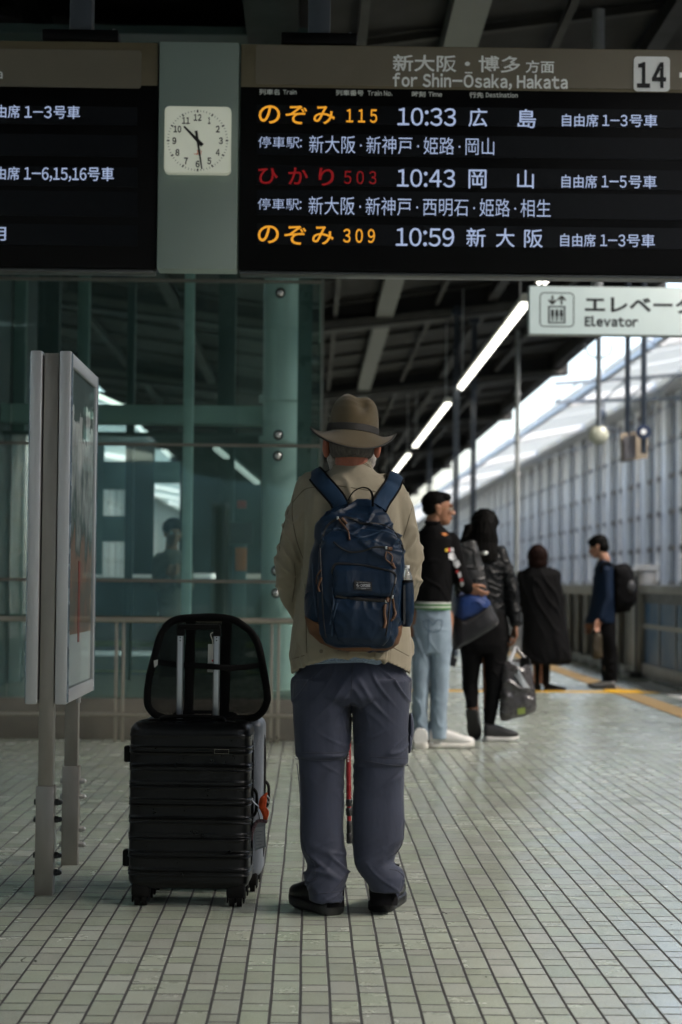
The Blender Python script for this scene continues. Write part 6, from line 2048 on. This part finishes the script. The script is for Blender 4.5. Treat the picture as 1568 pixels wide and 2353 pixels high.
sh2 = shoe(p3, hp_, (.35, .9), .25, .095, .105, snw, M('sole_black', (.012, .012, .013), .6), pitch=-1.12, sole_h=.03)
bk3 = thing('backpack', 'dark grey slouched backpack on the person with long black hair', 'backpack', P(1085, 1380, Y3 - .2))
q = slab([PX4(*p_) for p_ in ((470, 560), (540, 548), (610, 550), (640, 590), (665, 680), (700, 820), (722, 950), (700, 1010), (600, 1010), (500, 960), (450, 800), (445, 650))], Y3 - .22, .11)
cloth(bk3, 'bag_body', q, M('backpack_charcoal', (.016, .017, .018), .5, var=.25, vs=10, bump=.5, bs=60), .008, .010, 2, (10, 10, 10), 3)
q = MB(); q.tube(smooth_poly([P(*PX4(620, 560), Y3 - .14), P(*PX4(700, 590), Y3 - .13), P(*PX4(760, 600), Y3 - .05), P(*PX4(790, 600), Y3 + .02)], 4), .022, 10, flat=((0, 0, 1), .3)); q.build('shoulder_strap', bkb, bk3)
q = MB(); q.ell(P(*PX4(690, 640), Y3 - .17), (.03, .01, .015)); q.build('strap_buckle', cl_s, bk3)
# carrier bag
cb = thing('carrier_bag', 'dark grey plastic carrier bag with pale handle sheen hanging from a hand', 'bag', P(1190, 1655, Y3 - .05))
Yc = Y3 - .06
q = slab([PX4(*p_) for p_ in ((850, 1532), (960, 1510), (1055, 1492), (1080, 1600), (1105, 1780), (1118, 1925), (1060, 1965), (960, 1990), (828, 2008), (822, 1850), (828, 1680))], Yc, .075)
plas = M('carrier_plastic', (.050, .047, .050), .28, var=.3, vs=9, bump=1, bs=14, spec=.6)
cbo = cloth(cb, 'bag_body', q, plas, .008, .012, 2, (8, 8, 8), 5)
cbb = bvh_of(cbo)
clr = M('pale_sheen', (.55, .58, .62), .12, var=.1, vs=30, bump=1, bs=25, spec=.8)
q = MB(); q.prism([hit(cbb, *PX4(*p_), .006, Yc - .08) for p_ in ((905, 1530), (975, 1535), (985, 1610), (1030, 1690), (1068, 1745), (1010, 1740), (950, 1650))], (0, -.004, 0), (0, .01, 0)); q.build('sheen_patch', clr, cb)  # pale patch paints the shiny streak on the plastic
q = MB(); q.prism([hit(cbb, *PX4(*p_), .006, Yc - .08) for p_ in ((964, 1915), (1028, 1905), (1026, 1955), (966, 1962))], (0, -.003, 0), (0, .008, 0)); q.build('green_label', M('label_green', (.30, .38, .08), .5, var=.2, vs=60), cb)
for dx in (-1, 1):
    q = MB(); q.tube(smooth_poly([P(*PX4(900 if dx < 0 else 1040, 1525), Yc - .03), P(*PX4(930 if dx < 0 else 985, 1460), Yc - .02), P(*PX4(950, 1425), Yc - .01), P(*PX4(962, 1410), Yc + .02)], 5), .012, 8, flat=((1, 0, 0), .3)); q.build('bag_handle', clr if dx < 0 else plas, cb)
q = MB(); q.prism([hit(cbb, *PX4(*p_), .005, Yc - .08) for p_ in ((985, 1500), (1060, 1490), (1066, 1560), (990, 1570))], (0, -.003, 0), (0, .008, 0)); q.build('black_fold', MC['cloth_black'], cb)

# --- woman in the long coat
Y4 = 19.8
PX5 = lambda X, Y: (1148.8 + .2674 * X, 1177.5 + .2674 * Y)
p4 = thing('person', 'person with short auburn hair in a long black coat, standing far back', 'person', G(1243, 1583))
b = MB(); h4 = P(1237, 1283, Y4); T4 = head(b, h4, Vector((.05, 1, 0)), s=.9)
b.limb([P(1238, 1320, Y4), P(1240, 1400, Y4), P(1245, 1500, Y4)], [.07, .11, .10], 14)
b.limb([P(1233, 1480, Y4), P(1234, 1572, Y4)], [.05, .04], 12); b.limb([P(1255, 1480, Y4), P(1255, 1572, Y4)], [.05, .04], 12)
a4 = [[(1206, 1326, Y4), (1203, 1380, Y4), (1222, 1420, Y4 + .2)], [(1272, 1326, Y4), (1284, 1380, Y4), (1266, 1420, Y4 + .2)]]
for a_ in a4: b.limb([P(*q_) for q_ in a_], [.045, .04, .03], 10)
hand(b, P(1224, 1421, Y4 + .22), Vector((.8, .4, .1)), Vector((0, .2, 1)), .8); hand(b, P(1264, 1421, Y4 + .22), Vector((-.8, .4, .1)), Vector((0, .2, 1)), .8)
part(remeshed(b, .009, 2), 'body', skin, p4); eyes(T4, p4, iris)
q = MB(); q.ell(P(1236, 1277, Y4 - .01), (.108, .118, .118), None, 22, 14); q.ell(P(1236, 1293, Y4 - .03), (.104, .09, .085), None, 20, 12)
cloth(p4, 'hair', q, M('hair_auburn', (.010, .004, .003), .7, var=.4, vs=50, bump=.7, bs=200, stretch=(1, 1, .15), spec=.07), .009, .006, 2, (30, 30, 8))
q = MB()
q.loft(ringsat(Y4, [(1298, 1220, 1255, .07), (1308, 1207, 1268, .10), (1322, 1199, 1280, .13), (1360, 1198, 1289, .145), (1400, 1200, 1297, .15), (1450, 1202, 1305, .17), (1500, 1203, 1312, .19), (1516, 1206, 1313, .19), (1524, 1212, 1306, .18)]))
for a_ in a4: q.limb([P(*q_) for q_ in a_], [.075, .068, .055], 12)
cloth(p4, 'long_coat', q, blackc, .012, .014, 2, (7, 7, 2.5), 1)
for (x0, x1) in ((1226, 1243), (1245, 1266)):
    q = MB(); q.loft(ringsat(Y4, [(1500, x0, x1, .06), (1575, x0 + 2, x1 - 3, .05)])); q.build('stocking', blackc, p4)
q = MB(); q.ell(P(1296, 1514, Y4 + .02), (.05, .03, .06)); q.build('purple_scarf', M('scarf_purple', (.06, .02, .10), .8), p4)
shoe(p4, Vector((P(1235, 1570, 19.8).x, 19.72, 0)), (-.2, .9), .24, .09, .08, blackc, sol, sole_h=.02); shoe(p4, Vector((P(1250, 1570, 19.8).x, 19.78, 0)), (.95, .15), .24, .09, .08, blackc, sol, sole_h=.02)

# --- young man with the rucksack
Y5 = 20.3
p5 = thing('person', 'person in a navy jacket facing left beside the platform gate, wearing a rucksack', 'person', G(1398, 1580))
b = MB(); h5 = P(1375, 1258, Y5); T5 = head(b, h5, Vector((-.85, .35, -.25)), s=.98)
b.limb([P(1388, 1300, Y5), P(1390, 1360, Y5), P(1392, 1440, Y5)], [.06, .10, .10], 14)
a5 = [(1392, 1312, Y5 - .12), (1396, 1375, Y5 - .15), (1381, 1420, Y5 - .18)]
b.limb([P(*q_) for q_ in a5], [.045, .038, .028], 10)
hand(b, P(1381, 1422, Y5 - .18), Vector((-.45, -.1, -.9)), Vector((-.6, -.5, .3)), .7)
b.limb([P(1385, 1312, Y5 + .15), P(1370, 1380, Y5 + .15), P(1360, 1425, Y5 + .15)], [.045, .038, .028], 10)
hand(b, P(1360, 1426, Y5 + .15), Vector((-.3, 0, -1)), Vector((-1, 0, .3)), .6)
b.limb([P(1390, 1440, Y5), P(1396, 1510, Y5), P(1402, 1572, Y5)], [.085, .055, .04], 12); b.limb([P(1396, 1440, Y5 + .06), P(1400, 1510, Y5 + .08), P(1392, 1572, Y5 + .1)], [.085, .055, .04], 12)
part(remeshed(b, .009, 2), 'body', skin, p5); eyes(T5, p5, iris)
q = MB(); hair_cap(q, T5, [(0, -.018, .055, .084, .104, .084), (0, -.055, .005, .080, .062, .085), (0, .045, .075, .066, .052, .042)])
cloth(p5, 'hair', q, hairb, .009, .008, 2, (30, 30, 20))
nvj = cloth_mat('jacket_navy', (.005, .012, .028), .2, 500, .7, .4, spec=.12, sheen=0)
q = MB(); q.loft(ringsat(Y5, [(1284, 1378, 1398, .07), (1292, 1373, 1404, .11), (1310, 1367, 1410, .16), (1360, 1362, 1412, .17), (1400, 1355, 1413, .17), (1432, 1346, 1413, .17)]))
q.limb([P(*q_) for q_ in a5], [.062, .056, .046], 12); q.limb([P(1385, 1312, Y5 + .15), P(1370, 1380, Y5 + .15), P(1360, 1422, Y5 + .15)], [.06, .055, .046], 12)
cloth(p5, 'jacket', q, nvj, .011, .012, 2, (8, 8, 4), 2)
q = MB(); q.loft(ringsat(Y5, [(1420, 1366, 1414, .14), (1460, 1372, 1415, .14), (1500, 1384, 1418, .10), (1540, 1389, 1419, .09), (1572, 1391, 1417, .08)]))
q.loft(ringsat(Y5 + .1, [(1440, 1372, 1415, .1), (1500, 1380, 1412, .09), (1572, 1384, 1408, .07)]))
cloth(p5, 'trousers', q, blackc, .011, .010, 2, (8, 8, 6), 2)
shoe(p5, Vector((P(1413, 1570, 20.3).x, 20.24, 0)), (-.9, .15), .27, .1, .09, M('shoe_grey', (.12, .12, .115), .5), sol, sole_h=.03); shoe(p5, Vector((P(1404, 1570, 20.4).x, 20.34, 0)), (-.8, .5), .27, .1, .09, blackc, sol, sole_h=.03)
bk5 = thing('backpack', 'bulky black rucksack on the person facing left by the gate', 'backpack', P(1435, 1406, Y5))
q = slab([PX5(*p_) for p_ in ((985, 455), (1040, 440), (1100, 450), (1140, 520), (1170, 620), (1182, 680), (1160, 780), (1100, 850), (1040, 855), (990, 840), (970, 700), (975, 560))], Y5, .15)
cloth(bk5, 'bag_body', q, blackc, .011, .014, 2, (8, 8, 8), 3)
q = MB(); q.ell(P(*PX5(1125, 640), Y5 - .13), (.05, .03, .07)); q.build('side_pocket', M('rucksack_grey', (.03, .032, .035), .6), bk5)
q = MB(); q.tube(smooth_poly([P(*PX5(985, 470), Y5 - .1), P(*PX5(940, 430), Y5 - .12), P(*PX5(890, 440), Y5 - .14), P(*PX5(870, 520), Y5 - .15)], 4), .025, 8, flat=((0, 1, 0), .3)); q.build('shoulder_strap', bkb, bk5)
tb5 = thing('tote_bag', 'small brown tote bag hanging from the hand of the navy jacketed person', 'bag', P(1372, 1512, Y5 - .16))
q = slab([PX5(*p_) for p_ in ((800, 1045), (868, 1040), (875, 1150), (870, 1250), (800, 1250), (795, 1150))], Y5 - .16, .05)
cloth(tb5, 'bag_body', q, M('tote_brown', (.035, .026, .012), .7, var=.2), .011, .006, 2)
q = MB(); q.tube(smooth_poly([P(*PX5(805, 1050), Y5 - .16), P(*PX5(840, 975), Y5 - .17), P(*PX5(866, 1045), Y5 - .16)], 5), .010, 8); q.build('bag_handle', bkb, tb5)

# --- person added behind the elevator glass for a figure reflected in it
Y6 = 16.4
p6 = thing('person', 'dim person in dark jacket and pale shirt added for a reflection in the elevator glass', 'person', (P(395, 1300, Y6).x, Y6, 0))
b = MB(); h6 = P(398, 1225, Y6); T6 = head(b, h6, Vector((.3, -1, -.1)), s=.95)
b.limb([P(395, 1265, Y6), P(393, 1340, Y6), P(393, 1440, Y6)], [.06, .11, .10], 14)
a6 = [[(368, 1285, Y6), (362, 1345, Y6), (385, 1330, Y6 - .2)], [(425, 1285, Y6), (432, 1345, Y6), (408, 1328, Y6 - .2)]]
for a_ in a6: b.limb([P(*q_) for q_ in a_], [.045, .036, .028], 10)
hand(b, P(386, 1329, Y6 - .21), Vector((.5, -.4, .6)), Vector((0, -.3, 1)), .8); hand(b, P(407, 1327, Y6 - .21), Vector((-.5, -.4, .6)), Vector((0, -.3, 1)), .8)
for px in (382, 406): b.limb([P(px, 1440, Y6), P(px, 1530, Y6), (P(px, 1530, Y6).x, Y6, .08)], [.085, .055, .04], 12)
part(remeshed(b, .009, 2), 'body', skin, p6); eyes(T6, p6, iris)
q = MB(); hair_cap(q, T6, [(0, -.02, .05, .084, .10, .085)]); cloth(p6, 'hair', q, hairb, .009, .006, 2, (30, 30, 20))
q = MB(); q.loft(ringsat(Y6, [(1262, 382, 408, .07), (1275, 366, 426, .11), (1300, 362, 432, .13), (1400, 364, 430, .13), (1440, 364, 430, .13)]))
for a_ in a6: q.limb([P(*q_) for q_ in a_], [.062, .056, .046], 12)
cloth(p6, 'jacket', q, M('jacket_tan_dim', (.20, .19, .16), .8, var=.2), .011, .010, 2)
q = MB(); q.loft(ringsat(Y6, [(1425, 364, 430, .13), (1480, 366, 428, .13)])); 
for px in (382, 407): q.loft(ringsat(Y6, [(1460, px - 16, px + 16, .10), (1600, px - 13, px + 13, .08), (1640, px - 12, px + 12, .07)]))
cloth(p6, 'trousers', q, blackc, .011, .008, 2)
for px in (382, 407): shoe(p6, Vector((P(px, 1500, Y6).x, Y6 + .1, 0)), (0, -1), .27, .1, .09, sneak, sol)
